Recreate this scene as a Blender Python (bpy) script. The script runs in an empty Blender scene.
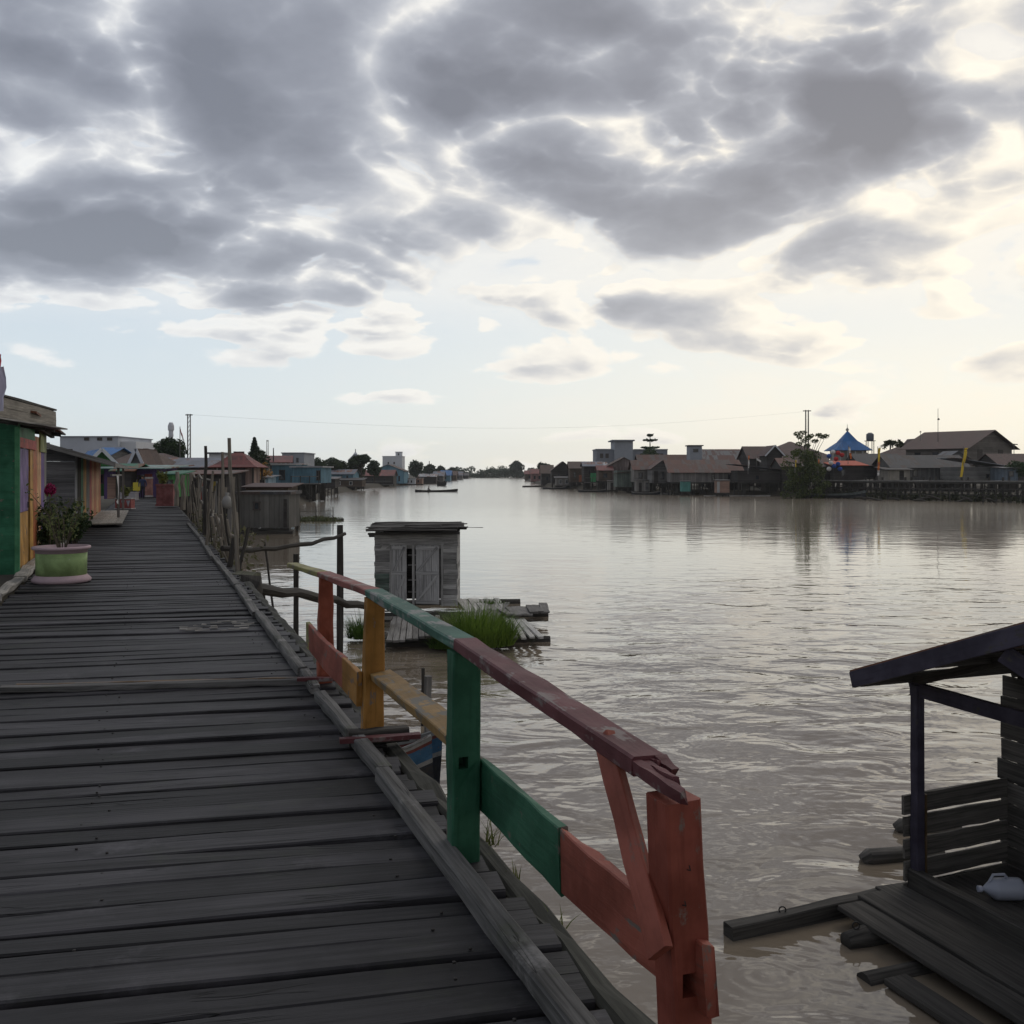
import bpy, bmesh, math, random
from mathutils import Vector, Matrix, noise as mnoise

SC = bpy.context.scene
COL = SC.collection
R = random.Random(11)
EYE, WZ = 1.6, -2.1          # eye height above the boardwalk, water level
V = Vector

def W(px, py, Y):            # a point of the place seen in direction (px, py) at distance Y along the view
    return V(((px - 512) / 1000 * Y, Y, EYE - (py - 472) / 1000 * Y))

def WX(px, Y, z): return V(((px - 512) / 1000 * Y, Y, z))

# ------------------------------------------------------------------ node helpers
class NT:
    def __init__(s, tree):
        s.t = tree; s.n = tree.nodes; s.l = tree.links
    def node(s, kind, **kw):
        n = s.n.new(kind)
        for k, v in kw.items(): setattr(n, k, v)
        return n
    def put(s, sock, v):
        if hasattr(v, 'is_output') or isinstance(v, bpy.types.NodeSocket): s.l.new(v, sock)
        else: sock.default_value = v
    def math(s, op, a, b=None, c=None, clamp=False):
        n = s.node('ShaderNodeMath', operation=op, use_clamp=clamp)
        s.put(n.inputs[0], a)
        if b is not None: s.put(n.inputs[1], b)
        if c is not None: s.put(n.inputs[2], c)
        return n.outputs[0]
    def mix(s, f, a, b, blend='MIX'):
        n = s.node('ShaderNodeMix', data_type='RGBA', blend_type=blend)
        s.put(n.inputs[0], f)
        s.put(n.inputs[6], a if not isinstance(a, tuple) else col(a)); s.put(n.inputs[7], b if not isinstance(b, tuple) else col(b))
        return n.outputs[2]
    def noise(s, vec, scale, detail=4, rough=.55, dist=0, dims='3D'):
        n = s.node('ShaderNodeTexNoise', noise_dimensions=dims)
        if vec is not None: s.l.new(vec, n.inputs['Vector'])
        n.inputs['Scale'].default_value = scale; n.inputs['Detail'].default_value = detail
        n.inputs['Roughness'].default_value = rough; n.inputs['Distortion'].default_value = dist
        return n.outputs['Fac']
    def mapping(s, vec, scale=(1, 1, 1), loc=(0, 0, 0), rot=(0, 0, 0)):
        n = s.node('ShaderNodeMapping'); s.l.new(vec, n.inputs[0])
        n.inputs['Scale'].default_value = scale; n.inputs['Location'].default_value = loc; n.inputs['Rotation'].default_value = rot
        return n.outputs[0]
    def ramp(s, fac, stops, interp='LINEAR'):
        n = s.node('ShaderNodeValToRGB'); s.put(n.inputs[0], fac)
        cr = n.color_ramp; cr.interpolation = interp
        while len(cr.elements) > len(stops): cr.elements.remove(cr.elements[-1])
        while len(cr.elements) < len(stops): cr.elements.new(1)
        for e, (p, c) in zip(cr.elements, stops):
            e.position = p; e.color = col(c) if isinstance(c, tuple) else (c, c, c, 1)
        return n.outputs[0]
    def smooth(s, x, a, b, lo=0., hi=1.):
        n = s.node('ShaderNodeMapRange', interpolation_type='SMOOTHSTEP')
        s.put(n.inputs[0], x); s.put(n.inputs[1], a); s.put(n.inputs[2], b); s.put(n.inputs[3], lo); s.put(n.inputs[4], hi)
        return n.outputs[0]

def col(c): return (c[0], c[1], c[2], 1)

def newmat(name):
    m = bpy.data.materials.new(name); m.use_nodes = True
    t = NT(m.node_tree); t.n.clear()
    out = t.node('ShaderNodeOutputMaterial'); b = t.node('ShaderNodeBsdfPrincipled')
    t.l.new(b.outputs[0], out.inputs[0])
    return m, t, b

def uvvec(t): return t.node('ShaderNodeUVMap').outputs[0]
def objvec(t): return t.node('ShaderNodeTexCoord').outputs['Object']
def island(t): return t.node('ShaderNodeNewGeometry').outputs['Random Per Island']

def bump(t, b, h, strength, dist):
    n = t.node('ShaderNodeBump'); t.put(n.inputs['Height'], h)
    n.inputs['Strength'].default_value = strength; n.inputs['Distance'].default_value = dist
    t.l.new(n.outputs[0], b.inputs['Normal']); return n

_mats = {}
def wood(name, c1, c2, var=.35, rough=.82, grain=26, bumpd=.004, stain=.35, moss=0, spec=.25, crack=0):
    """weathered timber: long grain along the UV u direction, tone differs board by board"""
    if name in _mats: return _mats[name]
    m, t, b = newmat(name)
    uv = uvvec(t)
    g1 = t.noise(t.mapping(uv, (1.4, grain, 1)), 1, 6, .65, .4)
    g2 = t.noise(t.mapping(uv, (.5, grain * 3.2, 1)), 1, 3, .6)
    g = t.math('ADD', t.math('MULTIPLY', g1, .65), t.math('MULTIPLY', g2, .35))
    c = t.mix(t.smooth(g, .32, .68), c1, c2)
    st = t.noise(objvec(t), 1.3, 5, .6)
    c = t.mix(t.math('MULTIPLY', t.smooth(st, .45, .7), stain), c, tuple(x * .55 for x in c1))
    if crack:      # drying splits along the grain, and pale scuffs from feet
        cn = t.noise(t.mapping(uv, (.55, 10, 1)), 1, 3, .5, .6)
        cl = t.math('SUBTRACT', 1, t.smooth(t.math('ABSOLUTE', t.math('SUBTRACT', cn, .56)), .002, .012))
        where = t.smooth(t.noise(objvec(t), 1.9, 2), .48, .6)
        cl = t.math('MULTIPLY', cl, where)
        sc_ = t.noise(t.mapping(objvec(t), (1, 1, 1), loc=(7, 3, 0)), 2.3, 7, .72)
        c = t.mix(t.math('MULTIPLY', t.smooth(sc_, .56, .74), .55), c, tuple(x * 2.1 for x in c2))
        c = t.mix(t.math('MULTIPLY', cl, crack), c, (.004, .004, .004))
        g = t.math('SUBTRACT', g, t.math('MULTIPLY', cl, .8))
    isl = island(t)
    k = t.math('ADD', t.math('MULTIPLY', isl, var * 2), 1 - var)
    mul = t.node('ShaderNodeVectorMath', operation='SCALE'); t.l.new(c, mul.inputs[0]); t.l.new(k, mul.inputs['Scale'])
    c = mul.outputs[0]
    if moss:
        mo = t.noise(objvec(t), 3.1, 6, .7)
        c = t.mix(t.math('MULTIPLY', t.smooth(mo, .55, .72), moss), c, (.06, .075, .03))
    t.l.new(c, b.inputs['Base Color'])
    b.inputs['Roughness'].default_value = rough; b.inputs['Specular IOR Level'].default_value = spec
    bump(t, b, g, .9, bumpd)
    _mats[name] = m; return m

def paint(name, c, wear=.3, under=(.16, .13, .11), rough=.62, grain=22, bumpd=.0045):
    """old paint over boards: faded patches, scuffs to bare timber, grain showing through"""
    if name in _mats: return _mats[name]
    m, t, b = newmat(name)
    uv = uvvec(t)
    g = t.noise(t.mapping(uv, (1.6, grain, 1)), 1, 6, .65, .3)
    c = tuple(x * .60 for x in c); under = tuple(x * .8 for x in under)
    n1 = t.noise(objvec(t), 5.5, 7, .68); n2 = t.noise(objvec(t), 3.2, 5, .62)
    f = t.mix(t.smooth(n2, .3, .7), tuple(x * .66 for x in c), tuple(min(1, x * 1.22 + .02) for x in c))
    f = t.mix(t.math('MULTIPLY', t.smooth(g, .5, .68), .6), f, tuple(x * .55 for x in c))
    s = t.math('ADD', n1, t.math('MULTIPLY', t.math('SUBTRACT', g, .5), .5))
    f = t.mix(t.smooth(s, .70 - wear * .30, .76 - wear * .26), f, under)
    k = t.math('ADD', t.math('MULTIPLY', island(t), .3), .85)
    mul = t.node('ShaderNodeVectorMath', operation='SCALE'); t.l.new(f, mul.inputs[0]); t.l.new(k, mul.inputs['Scale'])
    t.l.new(mul.outputs[0], b.inputs['Base Color'])
    b.inputs['Roughness'].default_value = rough; b.inputs['Specular IOR Level'].default_value = .3
    bump(t, b, t.math('ADD', g, t.math('MULTIPLY', n1, .4)), .8, bumpd)
    _mats[name] = m; return m

def boards(name, c, gap=.18, vert=False, var=.45, rough=.85):
    """board cladding for buildings too far off to cut each board: seams, and a tone per board"""
    if name in _mats: return _mats[name]
    m, t, b = newmat(name)
    uv = uvvec(t)
    sep = t.node('ShaderNodeSeparateXYZ'); t.l.new(uv, sep.inputs[0])
    x = t.math('DIVIDE', sep.outputs[0 if vert else 1], gap)
    fl = t.math('FLOOR', x); fr = t.math('FRACT', x)
    wn = t.node('ShaderNodeTexWhiteNoise', noise_dimensions='1D'); t.l.new(fl, wn.inputs['W'])
    n = t.noise(t.mapping(uv, (6, .7, 1) if vert else (.7, 6, 1)), 1, 5, .65)
    big = t.noise(objvec(t), .35, 4, .6)
    k = t.math('ADD', t.math('MULTIPLY', wn.outputs['Value'], var), t.math('ADD', t.math('MULTIPLY', n, .7), .35))
    k = t.math('MULTIPLY', k, t.smooth(big, .3, .7, .75, 1.15))
    k = t.math('MULTIPLY', k, t.smooth(fr, .0, .1, .35, 1))
    cc = t.node('ShaderNodeVectorMath', operation='SCALE'); cc.inputs[0].default_value = c; t.l.new(k, cc.inputs['Scale'])
    t.l.new(cc.outputs[0], b.inputs['Base Color']); b.inputs['Roughness'].default_value = rough
    b.inputs['Specular IOR Level'].default_value = .2
    bump(t, b, t.smooth(fr, 0, .12), .8, .015)
    _mats[name] = m; return m

def sheetmetal(name, c, rust=(.13, .05, .025), amount=.5, rough=.6, pitch=.09):
    """corrugated roofing sheets, ribs run down the slope (UV v), sheets differ, rust spreads in streaks"""
    if name in _mats: return _mats[name]
    m, t, b = newmat(name)
    uv = uvvec(t)
    sep = t.node('ShaderNodeSeparateXYZ'); t.l.new(uv, sep.inputs[0])
    u = sep.outputs[0]
    ridge = t.math('SINE', t.math('MULTIPLY', u, 2 * math.pi / pitch))
    sh = t.node('ShaderNodeTexWhiteNoise', noise_dimensions='2D')
    cell = t.node('ShaderNodeVectorMath', operation='FLOOR'); t.l.new(t.mapping(uv, (1 / .8, 1 / 1.9, 1)), cell.inputs[0])
    t.l.new(cell.outputs[0], sh.inputs['Vector'])
    n = t.noise(t.mapping(uv, (2.2, .5, 1)), 1.2, 6, .68)
    f = t.math('ADD', n, t.math('MULTIPLY', t.math('SUBTRACT', sh.outputs['Value'], .5), .42))
    f = t.smooth(f, .62 - amount * .4, .78 - amount * .35)
    cc = t.mix(f, c, rust)
    k = t.math('ADD', t.math('MULTIPLY', sh.outputs['Value'], .5), .72)
    mul = t.node('ShaderNodeVectorMath', operation='SCALE'); t.l.new(cc, mul.inputs[0]); t.l.new(k, mul.inputs['Scale'])
    t.l.new(mul.outputs[0], b.inputs['Base Color']); b.inputs['Roughness'].default_value = rough
    b.inputs['Specular IOR Level'].default_value = .3
    bump(t, b, ridge, .7, .018)
    _mats[name] = m; return m

def plain(name, c, rough=.7, nscale=3., amt=.3, metal=0, spec=.3, bumpd=.004):
    if name in _mats: return _mats[name]
    m, t, b = newmat(name)
    n = t.noise(objvec(t), nscale, 6, .65); n2 = t.noise(objvec(t), nscale * .17, 4, .6)
    k = t.math('ADD', t.math('MULTIPLY', n, amt), t.math('ADD', t.math('MULTIPLY', n2, amt), 1 - amt))
    cc = t.node('ShaderNodeVectorMath', operation='SCALE'); cc.inputs[0].default_value = c; t.l.new(k, cc.inputs['Scale'])
    t.l.new(cc.outputs[0], b.inputs['Base Color']); b.inputs['Roughness'].default_value = rough
    b.inputs['Metallic'].default_value = metal; b.inputs['Specular IOR Level'].default_value = spec
    bump(t, b, n, .6, bumpd)
    _mats[name] = m; return m

def leaf(name, c1, c2, rough=.6):
    if name in _mats: return _mats[name]
    m, t, b = newmat(name)
    isl = island(t)
    cc = t.mix(isl, c1, c2)
    cl = t.noise(objvec(t), .9, 3)
    cc = t.mix(t.math('MULTIPLY', t.smooth(cl, .4, .65), .5), cc, tuple(x * 1.5 for x in c2))
    t.l.new(cc, b.inputs['Base Color']); b.inputs['Roughness'].default_value = rough
    b.inputs['Specular IOR Level'].default_value = .25
    tr = t.node('ShaderNodeBsdfTranslucent'); t.l.new(cc, tr.inputs[0])
    mx = t.node('ShaderNodeMixShader'); mx.inputs[0].default_value = .3
    out = [n for n in t.n if n.type == 'OUTPUT_MATERIAL'][0]
    t.l.new(b.outputs[0], mx.inputs[1]); t.l.new(tr.outputs[0], mx.inputs[2]); t.l.new(mx.outputs[0], out.inputs[0])
    _mats[name] = m; return m

# ------------------------------------------------------------------ mesh builder, everything in world metres
MW = {}
class MB:
    def __init__(s, M=None):
        s.v = []; s.f = []; s.uv = []; s.mi = []; s.M = M; s.cur = 0; s.sm = []; s.smooth = False
    def add(s, vs, fs, uvs):
        o = len(s.v)
        for p in vs:
            p = V(p); s.v.append(s.M @ p if s.M else p)
        for f, u in zip(fs, uvs):
            s.f.append([i + o for i in f]); s.uv.append(u); s.mi.append(s.cur); s.sm.append(s.smooth)
    def bar(s, p0, p1, w, h, seg=1, jit=0, roll=0, cham=0, up=None, w1=None, h1=None, bow=0, ragged=0):
        p0 = V(p0); p1 = V(p1); ax = (p1 - p0); L = ax.length
        if L < 1e-6: return s
        ax.normalize()
        upv = V(up) if up else (V((0, 0, 1)) if abs(ax.z) < .92 else V((.343, -.939, 0)))
        side = ax.cross(upv).normalized(); u2 = side.cross(ax).normalized()
        if roll:
            q = Matrix.Rotation(roll, 3, ax); side = q @ side; u2 = q @ u2
        w1 = w if w1 is None else w1; h1 = h if h1 is None else h1
        vs = []; n = 8 if cham else 4
        ru, rv = R.uniform(0, 40), R.uniform(0, 40)
        off = [[(R.uniform(-1, 1) * jit, R.uniform(-1, 1) * jit) for _ in range(4)] for _ in range(seg + 1)]
        for i in range(seg + 1):
            t = i / seg; a = (w + (w1 - w) * t) / 2; b = (h + (h1 - h) * t) / 2
            c = p0 + ax * (L * t) + u2 * (bow * math.sin(math.pi * t))
            q4 = [(-a, -b), (a, -b), (a, b), (-a, b)]
            q4 = [(x + ox, y + oy) for (x, y), (ox, oy) in zip(q4, off[i])]
            if cham:
                q8 = []
                for k, (x, y) in enumerate(q4):
                    sx = 1 if x > 0 else -1; sy = 1 if y > 0 else -1
                    A = (x - sx * cham, y); B = (x, y - sy * cham)
                    q8 += [A, B] if k in (1, 3) else [B, A]
                q4 = q8
            for x, y in q4:
                rg = ax * (R.uniform(-ragged, ragged)) if (ragged and i in (0, seg)) else V((0, 0, 0))
                vs.append(c + side * x + u2 * y + rg)
        fs = []; us = []
        per = [0]
        ring = vs[:n]
        for k in range(n): per.append(per[-1] + (ring[(k + 1) % n] - ring[k]).length)
        for i in range(seg):
            for k in range(n):
                k2 = (k + 1) % n
                fs.append((i * n + k, i * n + k2, (i + 1) * n + k2, (i + 1) * n + k))
                x0 = ru + L * i / seg; x1 = ru + L * (i + 1) / seg
                us.append(((x0, rv + per[k]), (x0, rv + per[k + 1]), (x1, rv + per[k + 1]), (x1, rv + per[k])))
        fs.append(tuple(range(n - 1, -1, -1))); us.append([(ru + k * .003, rv + k * .01) for k in range(n)])
        e = seg * n
        fs.append(tuple(e + k for k in range(n))); us.append([(ru + k * .003, rv + k * .01) for k in range(n)])
        s.add(vs, fs, us); return s
    def box(s, c, size, rotz=0, uvflip=False):
        x, y, z = [k / 2 for k in size]; c = V(c); m = Matrix.Rotation(rotz, 3, 'Z')
        vs = [c + m @ V((a, b, d)) for d in (-z, z) for b in (-y, y) for a in (-x, x)]
        fs = [(0, 2, 3, 1), (4, 5, 7, 6), (0, 1, 5, 4), (2, 6, 7, 3), (1, 3, 7, 5), (0, 4, 6, 2)]
        X, Y, Z = size; o = R.uniform(0, 30)
        q = lambda a, b: ((o, o), (o + a, o), (o + a, o + b), (o, o + b))
        us = [((o, o), (o, o + Y), (o + X, o + Y), (o + X, o)), q(X, Y), q(X, Z), ((o, o), (o, o + Z), (o + X, o + Z), (o + X, o)), q(Y, Z), ((o, o), (o, o + Z), (o + Y, o + Z), (o + Y, o))]
        s.add(vs, fs, us); return s
    def tube(s, pts, rad, n=8, cap=True, jit=0):
        pts = [V(p) for p in pts]
        if not isinstance(rad, (list, tuple)): rad = [rad] * len(pts)
        vs = []; ref = None; acc = 0; us_l = []
        for i, p in enumerate(pts):
            a = (pts[min(i + 1, len(pts) - 1)] - pts[max(i - 1, 0)]).normalized()
            if ref is None: ref = V((0, 0, 1)) if abs(a.z) < .9 else V((1, 0, 0))
            e1 = a.cross(ref).normalized(); e2 = e1.cross(a).normalized(); ref = e2 if True else ref
            if i: acc += (p - pts[i - 1]).length
            us_l.append(acc)
            for k in range(n):
                th = 2 * math.pi * k / n; r = rad[i] * (1 + R.uniform(-jit, jit))
                vs.append(p + e1 * (r * math.cos(th)) + e2 * (r * math.sin(th)))
        fs = []; us = []; o = R.uniform(0, 30)
        for i in range(len(pts) - 1):
            for k in range(n):
                k2 = (k + 1) % n
                fs.append((i * n + k, i * n + k2, (i + 1) * n + k2, (i + 1) * n + k))
                c = 2 * math.pi * rad[i] / n
                us.append(((o + us_l[i], o + k * c), (o + us_l[i], o + (k + 1) * c), (o + us_l[i + 1], o + (k + 1) * c), (o + us_l[i + 1], o + k * c)))
        if cap:
            fs.append(tuple(range(n - 1, -1, -1))); us.append([(o, o)] * n)
            e = (len(pts) - 1) * n
            fs.append(tuple(e + k for k in range(n))); us.append([(o, o)] * n)
        s.add(vs, fs, us); return s
    def lathe(s, c, prof, n=24, cap=True):
        """prof: (radius, z) from the bottom up"""
        c = V(c); vs = []; fs = []; us = []
        for r, z in prof:
            for k in range(n):
                th = 2 * math.pi * k / n; vs.append(c + V((r * math.cos(th), r * math.sin(th), z)))
        for i in range(len(prof) - 1):
            for k in range(n):
                k2 = (k + 1) % n
                fs.append((i * n + k, i * n + k2, (i + 1) * n + k2, (i + 1) * n + k))
                us.append(((k / n, prof[i][1]), ((k + 1) / n, prof[i][1]), ((k + 1) / n, prof[i + 1][1]), (k / n, prof[i + 1][1])))
        if cap:
            fs.append(tuple(range(n - 1, -1, -1))); us.append([(0, 0)] * n)
            e = (len(prof) - 1) * n
            fs.append(tuple(e + k for k in range(n))); us.append([(0, 0)] * n)
        s.add(vs, fs, us); return s
    def poly(s, pts, th, uaxis=None):
        """a flat polygon given thickness th along its normal"""
        pts = [V(p) for p in pts]; n = len(pts)
        nr = V((0, 0, 0))
        for i in range(n): nr += pts[i].cross(pts[(i + 1) % n])
        nr.normalize()
        ua = (V(uaxis) if uaxis else (pts[1] - pts[0])).normalized(); va = nr.cross(ua)
        o = R.uniform(0, 30)
        q = [((p - pts[0]).dot(ua) + o, (p - pts[0]).dot(va) + o) for p in pts]
        vs = pts + [p - nr * th for p in pts]
        fs = [tuple(range(n)), tuple(range(2 * n - 1, n - 1, -1))]; us = [q, q[::-1]]
        for i in range(n):
            j = (i + 1) % n
            fs.append((i, n + i, n + j, j)); us.append((q[i], (q[i][0], q[i][1] + th), (q[j][0], q[j][1] + th), q[j]))
        s.add(vs, fs, us); return s
    def leaves(s, c, rad, n, size, flat=.0, shell=.5, asp=2.2):
        c = V(c); rx, ry, rz = rad
        for _ in range(n):
            while True:
                d = V((R.uniform(-1, 1), R.uniform(-1, 1), R.uniform(-1, 1)))
                if .02 < d.length < 1: break
            d = d.normalized() * (d.length ** (shell))
            p = c + V((d.x * rx, d.y * ry, d.z * rz))
            a = V((R.gauss(0, 1), R.gauss(0, 1), R.gauss(0, 1) * (1 - flat))).normalized()
            b = a.cross(V((R.gauss(0, 1), R.gauss(0, 1), R.gauss(0, 1)))).normalized()
            k = size * R.uniform(.6, 1.3)
            s.add([p - a * k, p - b * (k / asp), p + a * k, p + b * (k / asp)], [(0, 1, 2, 3)], [((0, 0), (1, 0), (1, 1), (0, 1))])
        return s
    def blade(s, p, d, L, w, droop):
        """a grass blade, three segments"""
        p = V(p); d = V(d).normalized(); side = d.cross(V((0, 0, 1)))
        if side.length < .01: side = V((1, 0, 0))
        side.normalize(); vs = []; pt = p.copy()
        out = V((d.x, d.y, 0))
        for i in range(4):
            ww = w * (1 - i / 3.2) / 2
            vs += [pt - side * ww, pt + side * ww]
            dd = (d + out * droop * i + V((0, 0, -droop * i * .55))).normalized(); pt = pt + dd * (L / 3)
        s.add(vs, [(0, 1, 3, 2), (2, 3, 5, 4), (4, 5, 7, 6)], [((0, 0), (1, 0), (1, 1), (0, 1))] * 3); return s
    def build(s, name, mats, parent=None, label=None, cat=None, group=None, kind=None, origin=None):
        if not isinstance(mats, (list, tuple)): mats = [mats]
        xs = [p.x for p in s.v]; ys = [p.y for p in s.v]; zs = [p.z for p in s.v]
        if origin is None:
            origin = V(((min(xs) + max(xs)) / 2, (min(ys) + max(ys)) / 2, min(zs) if parent is None else (min(zs) + max(zs)) / 2))
        me = bpy.data.meshes.new(name); me.from_pydata([tuple(p - origin) for p in s.v], [], s.f)
        ul = me.uv_layers.new(name='UVMap'); i = 0
        flat = []
        for u in s.uv:
            for x in u: flat += [x[0], x[1]]
        ul.data.foreach_set('uv', flat)
        me.polygons.foreach_set('material_index', s.mi)
        me.polygons.foreach_set('use_smooth', s.sm)
        for m in mats: me.materials.append(m)
        me.update()
        o = bpy.data.objects.new(name, me); COL.objects.link(o)
        MW[o] = V(origin)
        if parent is not None:
            o.parent = parent; o.location = V(origin) - MW[parent]
        else: o.location = origin
        tag(o, label, cat, group, kind)
        return o

def tag(o, label=None, cat=None, group=None, kind=None):
    if label: o['label'] = label
    if cat: o['category'] = cat
    if group: o['group'] = group
    if kind: o['kind'] = kind
    return o

def thing(name, label, cat, loc, group=None, kind=None):
    o = bpy.data.objects.new(name, None); COL.objects.link(o); o.location = loc; MW[o] = V(loc)
    o.empty_display_size = .2
    return tag(o, label, cat, group, kind)

def barobj(name, mat, p0, p1, w, h, parent=None, label=None, cat=None, group=None, kind=None, **kw):
    return MB().bar(p0, p1, w, h, **kw).build(name, mat, parent, label, cat, group, kind)

def carve(o, centre, size, rotz):
    """cut a real mortise out of a part, then drop the cutter"""
    cb = MB().box(centre, size, rotz).build('cutter', plain('cut_wood', (.03, .022, .018)))
    md = o.modifiers.new('mortise', 'BOOLEAN'); md.object = cb; md.operation = 'DIFFERENCE'; md.solver = 'EXACT'
    bpy.context.view_layer.update()
    dg = bpy.context.evaluated_depsgraph_get()
    me = bpy.data.meshes.new_from_object(o.evaluated_get(dg), preserve_all_data_layers=True, depsgraph=dg)
    o.modifiers.clear(); o.data = me
    bpy.data.objects.remove(cb)

def soften(o, w=.004, seg=1):
    md = o.modifiers.new('edge', 'BEVEL'); md.width = w; md.segments = seg; md.limit_method = 'ANGLE'
    return o
# ------------------------------------------------------------------ camera
cam = bpy.data.cameras.new('camera'); co = bpy.data.objects.new('camera', cam); COL.objects.link(co)
co.location = (0, 0, EYE); co.rotation_euler = (math.pi / 2, 0, 0)
cam.sensor_width = 36; cam.lens = 36 * 1000 / 1024; cam.shift_y = -40 / 1024
cam.clip_start = .05; cam.clip_end = 8000
SC.camera = co
SC.view_settings.view_transform = 'Standard'; SC.view_settings.look = 'None'
SC.view_settings.exposure = .22; SC.view_settings.gamma = 1
SC.cycles.use_denoising = True
SC.cycles.max_bounces = 8; SC.cycles.volume_bounces = 1

# ------------------------------------------------------------------ sky and light
SUN_AZ, SUN_EL = math.radians(32), math.radians(50)      # hidden behind the cloud deck, up to the right
wd = bpy.data.worlds.new('World'); SC.world = wd; wd.use_nodes = True
wd.cycles.sampling_method = 'MANUAL'; wd.cycles.sample_map_resolution = 512
t = NT(wd.node_tree); t.n.clear()
out = t.node('ShaderNodeOutputWorld')
sky = t.node('ShaderNodeTexSky', sky_type='NISHITA', sun_disc=False)
sky.sun_elevation = SUN_EL; sky.sun_rotation = SUN_AZ; sky.altitude = 5; sky.air_density = 1.0; sky.dust_density = .35; sky.ozone_density = 1.5
bg = t.node('ShaderNodeBackground'); bg.inputs[1].default_value = .09; t.l.new(sky.outputs[0], bg.inputs[0])
d = t.node('ShaderNodeTexCoord').outputs['Generated']
sp = t.node('ShaderNodeSeparateXYZ'); t.l.new(d, sp.inputs[0]); dx, dy, dz = sp.outputs
az = t.math('ARCTAN2', dx, dy); el = t.math('ARCSINE', t.math('MAXIMUM', dz, 0.0))
# cloud deck: direction carried up to a high layer
den = t.math('ADD', t.math('MAXIMUM', dz, 0), .30)
cx = t.math('DIVIDE', dx, den); cy = t.math('DIVIDE', dy, den)
cv = t.node('ShaderNodeCombineXYZ'); t.l.new(cx, cv.inputs[0]); t.l.new(cy, cv.inputs[1]); cv.inputs[2].default_value = 3.7
q = cv.outputs[0]
wn = t.node('ShaderNodeTexNoise'); t.l.new(q, wn.inputs['Vector']); wn.inputs['Scale'].default_value = 2.6; wn.inputs['Detail'].default_value = 3
sub = t.node('ShaderNodeVectorMath', operation='SUBTRACT'); t.l.new(wn.outputs['Color'], sub.inputs[0]); sub.inputs[1].default_value = (.5, .5, .5)
sc = t.node('ShaderNodeVectorMath', operation='SCALE'); t.l.new(sub.outputs[0], sc.inputs[0]); sc.inputs['Scale'].default_value = .10
ad = t.node('ShaderNodeVectorMath', operation='ADD'); t.l.new(q, ad.inputs[0]); t.l.new(sc.outputs[0], ad.inputs[1])
qw = ad.outputs[0]
def off(v):
    n = t.node('ShaderNodeVectorMath', operation='ADD'); t.l.new(qw, n.inputs[0]); n.inputs[1].default_value = v; return n.outputs[0]
def field(v):
    n1 = t.noise(v, 2.7, 9, .60)
    rn = t.node('ShaderNodeTexNoise', noise_type='RIDGED_MULTIFRACTAL'); t.l.new(v, rn.inputs['Vector'])
    rn.inputs['Scale'].default_value = 3.1; rn.inputs['Detail'].default_value = 8; rn.inputs['Roughness'].default_value = .62; rn.inputs['Offset'].default_value = 1.0; rn.inputs['Gain'].default_value = 1.0
    if 'normalize' in rn.bl_rna.properties: rn.normalize = True
    return t.math('ADD', t.math('MULTIPLY', t.math('SUBTRACT', n1, .5), 1.25), t.math('MULTIPLY', t.math('SUBTRACT', .56, rn.outputs['Fac']), .62))   # rounded billows with creases between
T0 = field(qw); T1 = field(off((.022, -.05, 0)))
lit = t.math('SUBTRACT', T0, T1)                   # the side of each billow that faces the sun
T = T0
# large cloud masses and openings, as directions in the sky (azimuth, elevation)
def sky_dir(px, py):
    u = (px - 512) / 1000; v = (472 - py) / 1000
    return math.atan2(u, 1), math.atan2(v, math.sqrt(1 + u * u))
def mass(px, py, rx, ry, amp, tilt=0):
    global T
    a0, e0 = sky_dir(px, py)
    A = t.math('SUBTRACT', az, a0); E = t.math('SUBTRACT', el, e0)
    c, s_ = math.cos(tilt), math.sin(tilt)
    p = t.math('ADD', t.math('MULTIPLY', A, c), t.math('MULTIPLY', E, s_)); r = t.math('ADD', t.math('MULTIPLY', A, -s_), t.math('MULTIPLY', E, c))
    p = t.math('MULTIPLY', p, 1000 / rx); r = t.math('MULTIPLY', r, 1000 / ry)
    g = t.math('EXPONENT', t.math('MULTIPLY', t.math('ADD', t.math('MULTIPLY', p, p), t.math('MULTIPLY', r, r)), -1))
    T = t.math('ADD', T, t.math('MULTIPLY', g, amp * 1.3))
CLOUDS = [(620, 50, 330, 85, .42, -.05), (850, 115, 170, 50, .40, -.12), (500, 110, 110, 60, .15, 0),
          (190, 240, 220, 70, .40, -.28), (330, 300, 130, 45, .22, -.1), (30, 225, 110, 70, .20, 0),
          (170, 70, 100, 45, .30, -.3), (640, 295, 85, 28, .17, 0), (420, 170, 260, 60, .12, -.1), (740, 180, 120, 30, .15, -.2), (20, 60, 120, 60, .22, 0), (150, 332, 50, 9, .30, 0),
          (590, 205, 130, 40, .16, 0), (950, 275, 70, 14, .12, 0), (830, 245, 60, 16, .06, 0), (850, 415, 70, 10, .24, 0), (560, 372, 120, 12, .14, 0), (380, 395, 70, 8, .25, 0), (690, 350, 90, 12, .10, 0), (960, 360, 50, 8, .2, 0), (240, 380, 60, 9, .2, 0),
          (975, 40, 45, 36, -.30, 0), (810, 12, 50, 22, -.30, 0), (110, 128, 90, 18, -.20, -.4), (30, 165, 50, 22, -.2, 0), (120, 25, 70, 25, -.15, 0), (500, 262, 70, 34, -.32, 0),
          (360, 205, 60, 25, -.20, 0), (660, 135, 80, 26, -.2, 0), (850, 235, 200, 60, -.16, 0), (250, 345, 120, 10, -.15, 0)]
for c in CLOUDS: mass(*c)
T = t.math('ADD', T, t.smooth(el, .07, .19, -.34, .20))
T = t.math('ADD', T, t.smooth(el, .45, .75, 0, .10))
T = t.math('ADD', T, .40)
T = t.math('ADD', T, t.smooth(el, .15, .27, 0, .20))
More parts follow.
